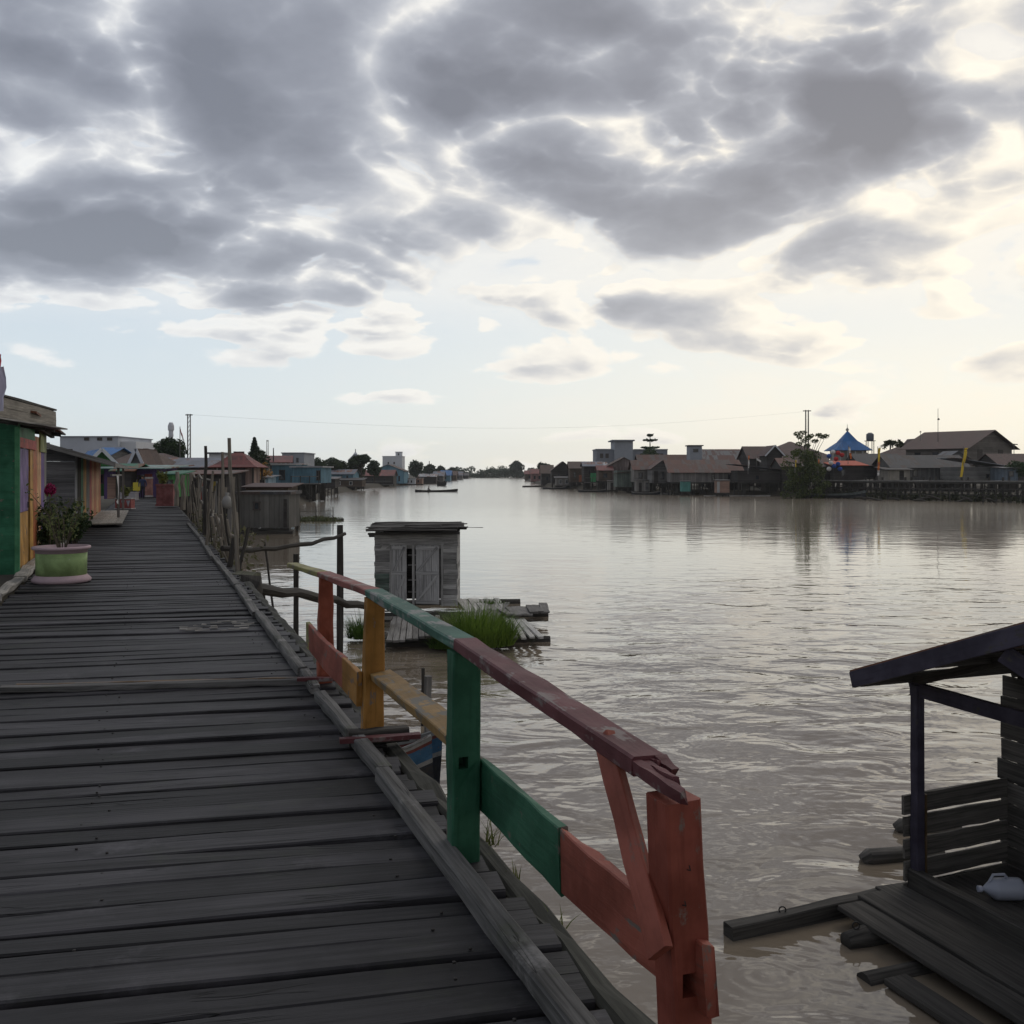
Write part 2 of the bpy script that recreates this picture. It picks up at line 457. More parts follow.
T = t.math('ADD', T, t.smooth(t.math('ABSOLUTE', az), .9, 1.9, 0, .45))      # extra unseen cloud beside and behind the viewer, added to dim camera-facing surfaces
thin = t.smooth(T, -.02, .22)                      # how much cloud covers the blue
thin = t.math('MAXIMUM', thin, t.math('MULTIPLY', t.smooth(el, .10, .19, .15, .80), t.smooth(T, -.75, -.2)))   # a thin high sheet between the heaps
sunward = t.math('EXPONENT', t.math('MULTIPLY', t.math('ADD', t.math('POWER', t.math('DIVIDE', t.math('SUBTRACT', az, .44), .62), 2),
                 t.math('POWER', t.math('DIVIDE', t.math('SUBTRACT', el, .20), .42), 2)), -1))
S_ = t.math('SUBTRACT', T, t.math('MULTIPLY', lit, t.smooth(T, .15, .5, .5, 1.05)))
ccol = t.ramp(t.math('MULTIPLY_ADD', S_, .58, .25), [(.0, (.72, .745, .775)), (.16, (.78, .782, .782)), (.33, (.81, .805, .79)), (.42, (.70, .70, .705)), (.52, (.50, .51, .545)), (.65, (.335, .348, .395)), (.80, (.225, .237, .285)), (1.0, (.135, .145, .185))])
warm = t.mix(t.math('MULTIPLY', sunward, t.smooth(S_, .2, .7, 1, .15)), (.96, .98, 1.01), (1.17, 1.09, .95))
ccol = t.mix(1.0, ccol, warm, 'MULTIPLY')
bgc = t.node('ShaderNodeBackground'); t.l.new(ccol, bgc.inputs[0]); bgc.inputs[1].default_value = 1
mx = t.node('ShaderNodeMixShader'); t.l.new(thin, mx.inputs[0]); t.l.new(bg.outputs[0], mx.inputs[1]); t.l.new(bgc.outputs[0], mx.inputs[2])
# moist air towards the horizon
veilc = t.mix(t.smooth(az, -.45, .5), (.63, .69, .73), (.93, .85, .71))
bgv = t.node('ShaderNodeBackground'); t.l.new(veilc, bgv.inputs[0]); bgv.inputs[1].default_value = 1
mv = t.node('ShaderNodeMixShader'); t.l.new(t.smooth(el, .02, .26, .86, .18), mv.inputs[0])
t.l.new(t.math('MULTIPLY', t.smooth(el, .02, .38, .92, .42), t.math('SUBTRACT', 1, t.math('MULTIPLY', thin, .72))), mv.inputs[0])
t.l.new(mx.outputs[0], mv.inputs[1]); t.l.new(bgv.outputs[0], mv.inputs[2])
t.l.new(mv.outputs[0], out.inputs[0])
ld = bpy.data.lights.new('sun', 'SUN'); ld.energy = .5; ld.angle = math.radians(28); ld.color = (1, .93, .82)
lo = bpy.data.objects.new('sun', ld); COL.objects.link(lo)
sd = V((math.sin(SUN_AZ) * math.cos(SUN_EL), math.cos(SUN_AZ) * math.cos(SUN_EL), math.sin(SUN_EL)))
lo.rotation_euler = sd.to_track_quat('Z', 'Y').to_euler(); lo.location = (20, 40, 30)

# ------------------------------------------------------------------ river
def water_mat():
    m, t, b = newmat('river_water')
    P = objvec(t)
    a = t.noise(t.mapping(P, (.85, 1.25, 1), rot=(0, 0, .15)), 1.0, 3, .45, .5)
    a2 = t.noise(t.mapping(P, (.28, .5, 1), rot=(0, 0, -.25)), 1.0, 3, .5)
    c = t.noise(t.mapping(P, (3.0, 4.6, 1), rot=(0, 0, .1)), 1.0, 3, .5)
    gust = t.noise(t.mapping(P, (.02, .045, 1)), 1.0, 4, .55)
    h = t.math('ADD', t.math('MULTIPLY', a, 1.0), t.math('MULTIPLY', c, .06))
    h = t.math('ADD', h, t.math('MULTIPLY', a2, 1.2))
    h = t.math('MULTIPLY', h, t.smooth(gust, .3, .7, .6, 1.3))
    sy = t.node('ShaderNodeSeparateXYZ'); t.l.new(P, sy.inputs[0])
    h = t.math('MULTIPLY', h, t.smooth(sy.outputs[1], 4, 42, 1, .13))   # the open reach is calmer than the backwater by the rafts
    # rings spreading from the raft's mooring beam
    sub = t.node('ShaderNodeVectorMath', operation='SUBTRACT'); t.l.new(P, sub.inputs[0]); sub.inputs[1].default_value = (1.85, 7.35, 0)
    ln = t.node('ShaderNodeVectorMath', operation='LENGTH'); t.l.new(sub.outputs[0], ln.inputs[0]); r = ln.outputs['Value']
    wob = t.math('ADD', r, t.math('MULTIPLY', a, .25))
    ring = t.math('MULTIPLY', t.math('SINE', t.math('MULTIPLY', wob, 46)), t.smooth(r, .15, 1.5, 1, 0))
    h = t.math('ADD', h, t.math('MULTIPLY', t.math('MULTIPLY', ring, t.smooth(a2, .4, .6)), .012))
    silt = t.noise(t.mapping(P, (.05, .12, 1)), 1.0, 4, .55)
    t.l.new(t.mix(t.smooth(silt, .3, .7), (.165, .135, .100), (.21, .172, .130)), b.inputs['Base Color'])
    t.l.new(t.smooth(sy.outputs[1], 15, 130, .03, .15), b.inputs['Roughness']); b.inputs['IOR'].default_value = 1.55; b.inputs['Specular IOR Level'].default_value = .5
    bump(t, b, h, 1.0, .088)
    return m
wb = MB()
wb.add([(-3000, -400, WZ), (3000, -400, WZ), (3000, 5200, WZ), (-3000, 5200, WZ)], [(0, 1, 2, 3)], [((0, 0), (1, 0), (1, 1), (0, 1))])
wb.build('river', water_mat(), kind='structure', origin=V((0, 0, WZ)))
# ------------------------------------------------------------------ boardwalk: s runs along it, t across it (t = 0 at the kerb on the river side)
DV = V((-.342, .940, 0)); PV = V((.940, .342, 0)); DO = V((.21, 2.9, 0))
def DK(s, t, z=0): return DO + DV * s + PV * t + V((0, 0, z))
ROT = math.atan2(PV.y, PV.x)

deckwood = wood('deck_wood', (.011, .0105, .012), (.041, .039, .043), var=.72, stain=.8, bumpd=.006, grain=15, rough=.62, moss=.15, crack=.9)
kerbwood = wood('kerb_wood', (.035, .034, .032), (.15, .145, .14), var=.3, moss=.4, bumpd=.006, crack=.8)
darkwood = wood('dark_wood', (.022, .020, .018), (.07, .064, .056), var=.3, moss=.3)
greywood = wood('grey_wood', (.085, .08, .075), (.24, .23, .215), var=.28)
palewood = wood('pale_wood', (.16, .15, .135), (.36, .34, .31), var=.22, moss=.15)
stickwood = wood('stick_wood', (.10, .088, .07), (.27, .24, .20), var=.3)
iron = plain('old_iron', (.02, .018, .017), .6, 20, .4)
moss = leaf('moss_leaf', (.045, .06, .02), (.09, .11, .03))

walk = thing('boardwalk', None, None, DK(0, -1.4), kind='structure')
mb = MB(); s = -1.3; nails = []
while s < 84:
    w = R.choice([.14, .16, .17, .18, .18, .19, .2, .21]) if s < 30 else R.choice([.2, .22, .25])
    tilt = R.uniform(-.012, .012); z = R.uniform(-.010, .008)
    r_ = .11 + R.uniform(-.03, .035)
    seg = 9 if s < 14 else (4 if s < 30 else 1)
    mb.bar(DK(s + w / 2 + R.uniform(-.01, .01) + 2.85 * .13, -2.85 + R.uniform(-.06, .05), z - .0225 + tilt), DK(s + w / 2 + R.uniform(-.012, .012) - r_ * .13, r_, z - .0225 - tilt),
           w - R.uniform(.007, .024), .045, seg=seg, jit=.0022 if s < 14 else .003, cham=.007 if s < 30 else 0, bow=R.uniform(-.006, .006))
    if s < 16:
        for tt in (-2.55, -1.42, -.22):
            for k in (-.05, .05):
                if R.random() < .5: continue
                nails.append(DK(s + w / 2 + k + R.uniform(-.01, .01) - tt * .13, tt + R.uniform(-.07, .07), z + .001 - tilt * (tt + 1.4) / 1.4 * -1))
    s += w
mb.build('planking', deckwood, walk)
mb = MB()
for p in nails: mb.lathe(p + V((0, 0, -.004)), [(.006, 0), (.0065, .006), (.003, .0075)], 6)
mb.build('nail_heads', iron, walk, kind='stuff')
for tt in (-2.6, -1.4, -.15): barobj('stringer', darkwood, DK(-1.2, tt, -.15), DK(84, tt, -.15), .1, .19, walk, seg=20, jit=.01)
for k in range(24):
    ss = -.6 + k * 2.3
    for tt in (-2.6, -.12):
        a = DK(ss, tt, -.06); b = a + V((R.uniform(-.08, .08), R.uniform(-.05, .05), -3.2))
        MB().tube([b, (a + b) / 2 + V((R.uniform(-.02, .02), 0, 0)), a], [.075, .07, .065], 8, jit=.08).build('pile', darkwood, walk)
# the kerb: squared timbers laid end to end on the plank ends
kz = .035
for a, b, wd_, h, o in ((-1.2, 2.42, .085, .075, 0), (2.46, 4.36, .08, .07, .02), (4.56, 5.2, .075, .065, -.01), (5.25, 8.6, .08, .07, .0), (8.62, 11.4, .09, .06, -.02), (11.45, 16.2, .09, .07, .01), (16.3, 22, .09, .07, -.03), (22.1, 29, .09, .07, .02)):
    barobj('kerb_timber', kerbwood, DK(a, -.055 + o, kz + .005), DK(b, -.05 - o * .6, kz + .005), wd_, h, walk, seg=10, jit=.004, cham=.008, ragged=.01)
# ragged off-cuts and moss on the river edge
mb = MB()
for k in range(110):
    s_ = R.uniform(-1, 15); mb.bar(DK(s_, .06 + R.uniform(0, .04), -.065), DK(s_ + R.uniform(-.02, .02), .12 + R.uniform(.0, .075), -.07), R.uniform(.1, .2), .045, seg=2, jit=.012, ragged=.03)
mb.build('plank_end', darkwood, walk)
barobj('edge_beam', wood('edge_wood', (.016, .016, .013), (.06, .06, .05), var=.3, moss=.6), DK(-1.3, .17, -.075), DK(17, .17, -.075), .11, .12, walk, seg=60, jit=.014, cham=.02)
# the proud batten across the walk
barobj('cross_batten', kerbwood, DK(5.40, -2.19, .028), DK(4.92, -.06, .028), .07, .045, walk, seg=12, jit=.005, cham=.006, label='long splintered batten nailed across the walk')
barobj('cross_batten', paint('batten_ochre', (.22, .13, .06), .8), DK(5.50, -2.1, .025), DK(5.0, -.02, .03), .03, .03, walk, seg=8, jit=.003)
barobj('cross_batten', kerbwood, DK(5.60, -2.9, .03), DK(5.43, -2.22, .03), .09, .05, walk, seg=4, jit=.006)
# splintered worn spots
mb = MB()
for k in range(26):
    c = DK(8.1 + R.uniform(-.35, .35), -.55 + R.uniform(-.35, .3), .014)
    mb.bar(c, c + PV * R.uniform(.04, .16) + DV * R.uniform(-.02, .02), R.uniform(.008, .03), .008, jit=.002)
mb.build('splinters', palewood, walk, kind='stuff')
# left edge curb, pale rough slabs, and the landing by the green house
mb = MB()
edge = [(11.2, -2.98), (13.5, -2.95), (16, -3.02), (19.5, -2.9), (23.5, -3.0), (29, -2.95), (35, -2.98)]
for (a, ta), (b, tb) in zip(edge, edge[1:]): barobj('kerb_timber', palewood, DK(a, ta, .045), DK(b - .04, tb, .04), .16, .09, walk, seg=6, jit=.02, cham=.015, ragged=.03)
land = thing('landing', None, None, DK(8.2, -3.6, -.1), kind='structure')
for k in range(6): barobj('board', greywood, DK(5.6, -3.02 - k * .25, -.05), DK(10.9 + R.uniform(-.2, .1), -3.02 - k * .25, -.05), .235, .04, land, seg=5, jit=.004, cham=.006)
for k in range(3): barobj('joist', darkwood, DK(6 + k * 2.2, -4.6, -.13), DK(6 + k * 2.2, -2.8, -.13), .08, .12, land)
barobj('edging', palewood, DK(11.05, -4.8, .02), DK(11.2, -2.9, .02), .12, .12, land, seg=8, jit=.03, cham=.02)

# ------------------------------------------------------------------ painted handrail
red = paint('rail_red', (.30, .058, .030), .34); orange = paint('rail_orange', (.37, .078, .032), .3); green = paint('rail_green', (.010, .125, .058), .22)
yellow = paint('rail_yellow', (.42, .19, .022), .3); maroon = paint('rail_maroon', (.145, .030, .036), .5, under=(.20, .16, .15)); topgreen = paint('rail_green_top', (.035, .14, .095), .62, under=(.22, .22, .21))
lime = paint('rail_lime', (.33, .30, .085), .5); dullyellow = paint('rail_ochre', (.34, .20, .055), .62, under=(.15, .135, .11)); topred = paint('rail_red_top', (.30, .075, .055), .55, under=(.25, .19, .17)); brickred = paint('rail_brick', (.35, .080, .045), .3)
rail = thing('handrail', 'broken wooden handrail painted red, green and yellow on the river edge of the boardwalk', 'handrail', V((-.5, 5, 0)))
PT = {'r': (V((.372, 2.315, .85)), V((.445, 2.325, -.5))), 'g': (V((-.200, 4.12, .865)), V((-.203, 4.13, -.3))), 'y': (V((-.815, 5.93, .855)), V((-.835, 5.94, -.3))), 'o': (V((-1.405, 7.55, .81)), V((-1.42, 7.56, -.3)))}
p = barobj('post', red, PT['r'][1], PT['r'][0], .094, .100, rail, 'red post with a mortise, standing nearest', seg=9, jit=.0035, cham=.006, up=(.342, -.94, 0))
carve(p, V((.408, 2.27, .435)), (.045, .16, .055), ROT - math.pi * 0)
p = barobj('post', green, PT['g'][1], PT['g'][0], .118, .10, rail, 'dark green post', seg=8, jit=.003, cham=.006, up=(.342, -.94, 0))
carve(p, V((-.197, 4.07, .415)), (.042, .16, .05), ROT)
barobj('post', yellow, PT['y'][1], PT['y'][0], .125, .09, rail, 'yellow post', seg=8, jit=.004, cham=.007, up=(.342, -.94, 0), w1=.112)
p = barobj('post', orange, PT['o'][1], PT['o'][0], .12, .09, rail, 'orange red post with a chewed patch', seg=10, jit=.006, cham=.007, up=(.342, -.94, 0), w1=.105)
R_ = [V((-2.04, 9.29, .735)), V((-1.43, 7.60, .822)), V((-.82, 5.93, .885)), V((-.19, 4.10, .893)), V((.335, 2.44, .884))]
barobj('top_rail', lime, R_[0], R_[1], .095, .042, rail, 'yellow end of the top rail', seg=4, jit=.003, cham=.006)
barobj('top_rail', topred, R_[1], R_[2], .10, .042, rail, 'red length of the top rail', seg=5, jit=.003, cham=.006)
barobj('top_rail', topgreen, R_[2], R_[3], .104, .046, rail, 'green length of the top rail', seg=6, jit=.003, cham=.007)
mx_ = MB()
d_ = (R_[4] - R_[3]).normalized(); sd_ = d_.cross(V((0, 0, 1)))
mx_.bar(R_[3], R_[4], .100, .050, w1=.092, seg=8, jit=.003, cham=.006)
for off, ln, wd_, zz in ((-.030, .07, .034, -.003), (-.009, .04, .014, .004), (.012, .17, .024, .006), (.034, .24, .025, .002)):
    a = R_[4] + sd_ * off; mx_.bar(a - d_ * .01, a + d_ * ln + V((0, 0, zz)), wd_ * .96, 0.046 if wd_ > .03 else .03, seg=5, jit=.003, w1=wd_ * .65, h1=.03, ragged=.012)
mx_.build('top_rail', maroon, rail, 'maroon length of the top rail, its end split and broken')
off = PV * -.065
a, b = V((-1.55, 7.95, .305)) + off, V((-.87, 6.02, .315)) + off
def L(t): return a + (b - a) * t
barobj('lower_rail', lime, L(-.02), L(.05), .032, .205, rail, 'pale yellow board end', seg=2, jit=.002, cham=.004)
barobj('lower_rail', brickred, L(.05), L(.80), .032, .205, rail, 'brick red lower board', seg=8, jit=.004, cham=.004, bow=-.012)
barobj('lower_rail', yellow, L(.80), L(1.04), .032, .205, rail, 'yellow board end with a dark knot hole', seg=3, jit=.003, cham=.004)
k_ = L(1.01)
barobj('lower_rail', dullyellow, V((-.77, 5.90, .40)), V((-.215, 4.20, .485)), .125, .05, rail, 'flat lying yellowed board', seg=6, jit=.003, cham=.005, roll=.12)
offr = PV * .075
a3, b3, c3 = V((-.215, 4.20, .30)) + offr, V((.095, 3.17, .355)) + offr, V((.375, 2.22, .455)) + offr
barobj('lower_rail', green, a3, b3, .03, .215, rail, 'green half of the lower board', seg=6, jit=.004, cham=.004)
barobj('lower_rail', brickred, b3, c3, .03, .205, rail, 'orange red half of the lower board, running past the post', seg=7, jit=.006, cham=.004, h1=.165, ragged=.006)
barobj('brace', brickred, V((.245, 2.66, .895)), V((.332, 2.235, .525)), .066, .026, rail, 'orange red slanting brace', seg=5, jit=.002, cham=.003, up=(-.75, -.62, .1), w1=.07)
barobj('foot_board', maroon, DK(3.06, -.16, .065), DK(3.0, .30, .065), .06, .025, rail, seg=4, jit=.003)
barobj('foot_block', darkwood, DK(3.14, -.10, .05), DK(3.14, .26, .05), .09, .09, rail, seg=4, jit=.006, cham=.01)
barobj('foot_board', maroon, DK(4.80, -.16, .075), DK(4.74, .24, .065), .06, .025, rail, seg=4, jit=.003)
mb = MB()
for x, z in ((-.006, .62), (.008, .335), (.004, .70)):
    c = PT['r'][0] + V((.02 + x, -.052, z - .85)); mb.bar(c, c + V((.006, -.010, .002)), .002, .002); mb.bar(c + V((.006, -.010, .002)), c + V((.003, -.012, .014)), .002, .002)
mb.build('nails', iron, rail, kind='stuff')

# tufts of weed on the edge
def tuft(p, n, L, label, name='weed_tuft', group='weeds on the edge of the boardwalk'):
    mb = MB()
    for _ in range(n):
        a = R.uniform(0, 6.28); e = R.uniform(.5, 1.4)
        mb.blade(V(p) + V((R.gauss(0, .014), R.gauss(0, .014), 0)), (math.cos(a) * math.cos(e), math.sin(a) * math.cos(e), math.sin(e)), L * R.uniform(.5, 1.2), .008, .3)
    mb.build(name, leaf('weed', (.06, .085, .02), (.15, .16, .05)), None, label, 'weed', group)
tuft(DK(1.55, .24, -.06), 22, .16, 'small weed tuft beside the foot of the green rail post')
tuft(DK(1.18, .22, -.07), 12, .10, 'small weed tuft on the edge below the green and orange board')
tuft(DK(.72, .23, -.07), 8, .09, 'tiny weed tuft on the plank ends nearest the red post')
tuft(DK(3.30, .12, -.02), 26, .07, 'low mossy weed at the foot of the yellow rail post')

# ------------------------------------------------------------------ floating hut on the right
Q = V((3.47, 8.56, 0)); U = V((.343, -.939, 0)); VV = V((.939, .343, 0)); RZ = -2.0
def H(a, b, z): return Q + U * a + VV * b + V((0, 0, z))
purple = paint('hut_purple', (.050, .042, .075), .35, under=(.06, .055, .05)); hutdark = wood('hut_dark', (.017, .0155, .014), (.068, .063, .057), var=.3); hutgrey = wood('hut_grey', (.030, .028, .025), (.13, .12, .108), var=.45)
def SMB():
    m = MB(); m.smooth = True; return m
hut = thing('floating_hut', 'dark plank washing hut with a sloping roof and open porch, floating at right', 'floating hut', H(1, .5, WZ))
p = barobj('post', purple, H(0, 0, -2.1), H(0, 0, -.22), .085, .085, hut, seg=6, jit=.003, cham=.006, up=tuple(U))
barobj('post_edge', paint('ochre_edge', (.12, .07, .025), .4), H(.02, .05, -1.9), H(.02, .05, -1.15), .012, .07, hut)
barobj('post', hutdark, H(2.5, 0, -2.1), H(2.5, 0, -.1), .085, .085, hut, seg=3)
barobj('header_beam', purple, H(-.06, 0, -.26), H(2.9, 0, -.26), .06, .11, hut, seg=3, jit=.003)
sl = .37
barobj('fascia', purple, H(-.1, -.60, -.155), H(2.9, -.60, -.155 + 3.0 * sl), .028, .135, hut, 'purple painted board along the roof edge', seg=6, jit=.002, cham=.003)
rt = MB()
rt.poly([H(-.12, -.61, -.078), H(3.0, -.61, -.078 + 3.12 * sl), H(3.0, 2.2, -.078 + 3.12 * sl), H(-.12, 2.2, -.078)], .012, uaxis=VV)
rf = rt.build('roof', sheetmetal('hut_tin', (.10, .10, .105), amount=.6), hut)
for a in (-.05, .8, 1.65, 2.5): barobj('rafter', hutdark, H(a, -.57, -.145 + a * sl), H(a, 2.1, -.145 + a * sl), .05, .08, hut)
for b in (0, 1.15): barobj('purlin', hutdark, H(-.08, b, -.22), H(2.9, b, -.22 + 2.98 * sl), .05, .07, hut)
barobj('brace', purple, H(1.44, -.55, .33), H(2.05, -.02, -.2), .045, .13, hut, 'purple knee brace under the roof')
for k in range(5):
    z = -1.245 - k * .19
    barobj('porch_board', hutgrey, H(-.055, -.09 - R.uniform(0, .03), z - .01), H(-.055, 1.12, z + .02), .025, .172 - R.uniform(0, .01), hut, seg=7, jit=.005, cham=.003)
mb = MB()
for k in range(9):
    z = -.32 - k * .19; mb.bar(H(-.1 - R.uniform(0, .06), 1.06, z), H(3.1, 1.06, z), .025, .182, seg=8, jit=.003, cham=.003)
mb.build('wall', hutgrey, hut)
barobj('wall_post', hutdark, H(-.02, 1.21, -2.0), H(-.02, 1.21, -.2), .07, .07, hut)
for k in range(2): barobj('cleat', hutdark, H(-.16, 1.155, -.75 - k * .25), H(-.14, 1.155, -.52 - k * .3), .03, .05, hut)
barobj('sill_beam', hutdark, H(-.04, -.02, -1.905), H(3.2, -.02, -1.905), .10, .21, hut, seg=9, jit=.008, cham=.012)
mb = MB()
for k in range(6): mb.bar(H(-.02, .14 + k * .19, -1.93), H(3.2, .14 + k * .19, -1.93), .18, .03, seg=5, jit=.004)
mb.build('porch_floor', hutdark, hut)
for k, (b, a0, dz) in enumerate(((-.21, -.12, .0), (-.47, -.02, .004), (-.75, .06, -.006))):
    barobj('raft_plank', hutdark, H(a0, b, RZ + .03 + dz), H(3.3, b, RZ + .03 + dz), .255, .045, hut, seg=10, jit=.004, cham=.006, ragged=.012)
barobj('raft_plank', hutdark, H(1.02, -1.12, RZ - .06), H(3.3, -1.08, RZ - .06), .2, .05, hut, seg=6, jit=.004, cham=.006)
barobj('mooring_beam', hutdark, H(-.02, -1.86, RZ - .07), H(-.10, .3, RZ - .03), .13, .15, hut, 'long squared mooring beam reaching out over the water', seg=8, jit=.006, cham=.01)
SMB().tube([H(.42, -1.08, RZ - .06), H(.42, -.9, RZ - .055), H(.4, .6, RZ - .06)], [.065, .086, .09], 16, jit=.03).build('float_log', hutdark, hut)
SMB().tube([H(-.93, .18, RZ - .09), H(-.91, .24, RZ - .06), H(-.8, 1.0, RZ - .08)], [.055, .082, .085], 16, jit=.03).build('float_log', hutgrey, hut)
SMB().tube([H(-1.47, 1.05, RZ - .08), H(-1.45, 1.1, RZ - .05), H(-1.3, 1.7, RZ - .08)], [.055, .08, .085], 16, jit=.03).build('float_log', hutgrey, hut)
for k in range(3): MB().tube([H(.9 + k * .9, -1.3, RZ - .13), H(.9 + k * .9, 2, RZ - .13)], .09, 10, jit=.03).build('float_log', hutdark, hut)
for c in (H(-.05, -1.33, RZ + .03), H(.42, -.98, RZ + .05)):
    MB().tube([c + V((.028 * math.cos(x), 0, .028 * math.sin(x))) for x in [i * .62 for i in range(11)]], .006, 6).build('ring_bolt', iron, hut)
# the white jug
jug = thing('plastic_jug', 'white plastic jug lying on the porch floor of the dark floating hut', 'jug', H(.62, .55, -1.915))
ax = (U * .35 + VV * .94); jc = H(.52, .42, -1.825)
js = [(-.21, .018), (-.165, .018), (-.16, .026), (-.13, .05), (-.09, .082), (-.07, .088), (.0, .09), (.09, .09), (.13, .088), (.145, .075), (.148, .02)]
m_ = MB(); m_.smooth = True; m_.tube([jc + ax * x for x, r in js], [r for x, r in js], 16)
m_.build('body', plain('white_plastic', (.30, .32, .38), .35, 6, .12), jug)
m_ = MB(); m_.tube([jc + ax * -.215, jc + ax * -.185], .026, 12); m_.build('cap', plain('blue_cap', (.35, .37, .45), .4), jug)
m_ = MB(); m_.tube([jc + ax * -.12 + V((0, 0, .06)), jc + ax * -.09 + V((0, 0, .115)), jc + ax * .0 + V((0, 0, .12)), jc + ax * .03 + V((0, 0, .085))], .012, 8); m_.build('handle', plain('white_plastic', (.55, .56, .62)), jug)

# ------------------------------------------------------------------ blue boat under the walk
blue = paint('boat_blue', (.045, .16, .30), .35); boatdark = paint('boat_dark', (.03, .035, .045), .4, under=(.05, .045, .04)); boatred = paint('boat_red', (.20, .045, .035), .35)
def boat(name, label, bow, stern, beam, height, bands, group=None, cat='boat', rise=.5, n=14):
    """open wooden boat: hull of station ribs, inside floor, thwarts; bands = [(fraction of side, material)]"""
    bow = V(bow); stern = V(stern); ax = stern - bow; Ln = ax.length; ax.normalize(); side = V((-ax.y, ax.x, 0))
    root = thing(name, label, cat, V(((bow.x + stern.x) / 2, (bow.y + stern.y) / 2, bow.z)), group)
    def st(i, f, inset=0):
        u = i / n; w = beam / 2 * max(.02, math.sin(math.pi * min(1, .06 + .93 * u) ** .8) ** .62) - inset
        w = max(w, .012); sh = height * (1 + rise * (2 * abs(u - .55)) ** 2.4)
        z0 = height * .5 * (max(0, .25 - u) / .25) ** 2 * rise
        z = z0 + (sh - z0) * f
        return bow + ax * (Ln * u) , w * (.45 + .55 * f ** .6), z
    edges = [0]
    for fr, m in bands: edges.append(fr)
    for k, (fr, m) in enumerate(bands):
        mb = MB()
        for sgn in (1, -1):
            for inset in (0, .025):
                vs = []; fs = []; us = []
                for i in range(n + 1):
                    for f in (edges[k], edges[k + 1]):
                        c, w_, z = st(i, f, inset); vs.append(c + side * (sgn * w_) + V((0, 0, z)))
                for i in range(n):
                    fs.append((2 * i, 2 * i + 2, 2 * i + 3, 2 * i + 1)); us.append(((i * .3, 0), (i * .3 + .3, 0), (i * .3 + .3, .2), (i * .3, .2)))
                mb.add(vs, fs, us)
        if k == 0:
            vs = []; fs = []; us = []
            for i in range(n + 1):
                c, w_, z = st(i, 0.0); vs += [c + side * w_ + V((0, 0, z)), c - side * w_ + V((0, 0, z))]
            for i in range(n): fs.append((2 * i, 2 * i + 2, 2 * i + 3, 2 * i + 1)); us.append(((0, 0), (0, 1), (1, 1), (1, 0)))
            mb.add(vs, fs, us)
        mb.build('hull' if k == 0 else 'strake', m, root)
    for sgn in (1, -1):
        pts = []
        for i in range(n + 1):
            c, w_, z = st(i, 1); pts.append(c + side * (sgn * w_) + V((0, 0, z + .005)))
        MB().tube(pts, .022 * beam, 6).build('gunwale', bands[-1][1], root)
    for u in (.3, .55, .8):
        i = int(u * n); c, w_, z = st(i, .8)
        MB().bar(c - side * w_ + V((0, 0, z)), c + side * w_ + V((0, 0, z)), .2 * min(1, Ln / 4), .03).build('thwart', greywood, root)
    return root
bb = W(437, 750, 11.6); bb.z = WZ - .10
boat('moored_boat', 'dark boat with blue and red stripes moored under the yellow rail post', bb, bb + V((-2.5, .7, 0)), .8, .45, [(.52, boatdark), (.60, paint('boat_white', (.4, .4, .38), .4)), (.86, blue), (.92, boatred), (1, paint('boat_white', (.4, .4, .38), .4))], rise=.6)
# ------------------------------------------------------------------ poles standing in the water
def pole(label, p, z0, z1, r, lean=(0, 0), mat=None, group='poles standing in the water', name='wooden_pole', square=False, cat='pole'):
    a = V((p.x, p.y, z0)); b = V((p.x + lean[0], p.y + lean[1], z1)); mb = MB()
    if square: mb.bar(a, b, r * 2, r * 2, seg=5, jit=r * .12, cham=r * .2)
    else:
        pts = [a + (b - a) * (i / 5) + V((R.uniform(-.3, .3) * r, R.uniform(-.3, .3) * r, 0)) for i in range(6)]
        mb.tube(pts, [r * (1.1 - .05 * i) for i in range(6)], 8, jit=.06)
    return mb.build(name, mat or darkwood, None, label, cat, group)
def onwater(px, py, z=WZ): Y = (EYE - z) * 1000 / (py - 472); return V(((px - 512) / 1000 * Y, Y, z))
p = onwater(340, 652); pole('tall dark square pole in the water, tied to the long thin branch', p, WZ - .8, W(340, 525, p.y).z, .06, square=True)
p = onwater(296, 642); pole('shorter dark square pole in the water left of the tall square one', p, WZ - .8, W(297, 554, p.y).z, .05, square=True)
p = onwater(278, 622); pole('thin stick leaning left in the water below the long branch', p, WZ - .6, W(264, 542, p.y).z, .03, lean=(-.35, .1))
p = onwater(264, 622); pole('short stump of a pole at the water end of the thick log', p, WZ - .6, W(266, 595, p.y).z, .05)
p = W(423, 708, 14.6); pole('thin brown stake in the water behind the flat yellow rail board', V((p.x, p.y, 0)), WZ - .5, W(423, 668, 14.6).z, .03)
p = W(428, 725, 14.2); pole('flat weathered stake beside the blue striped boat', V((p.x, p.y, 0)), WZ - .5, W(424, 676, 14.2).z, .045, square=True, mat=greywood)
def sway(label, a, b, r, sag, n=10, mat=None, name='long_branch', cat='branch', jit=.08):
    a = V(a); b = V(b)
    pts = [a + (b - a) * (i / n) + V((0, 0, -sag * math.sin(math.pi * i / n) + R.uniform(-r, r) * .5)) for i in range(n + 1)]
    MB().tube(pts, [r * (1.1 - .3 * i / n) for i in range(n + 1)], 8, jit=jit).build(name, mat or darkwood, None, label, cat)
p = onwater(340, 652)
sway('long thin branch tied from the stick fence to the tall square pole', W(222, 549, 17.6), W(345, 534, p.y - .08), .045, .12)
sway('thick dark log lying from the boardwalk edge to the toilet raft', W(252, 586, 15.2), W(378, 607, 19.4), .078, .02, name='mooring_log', cat='log', jit=.14)
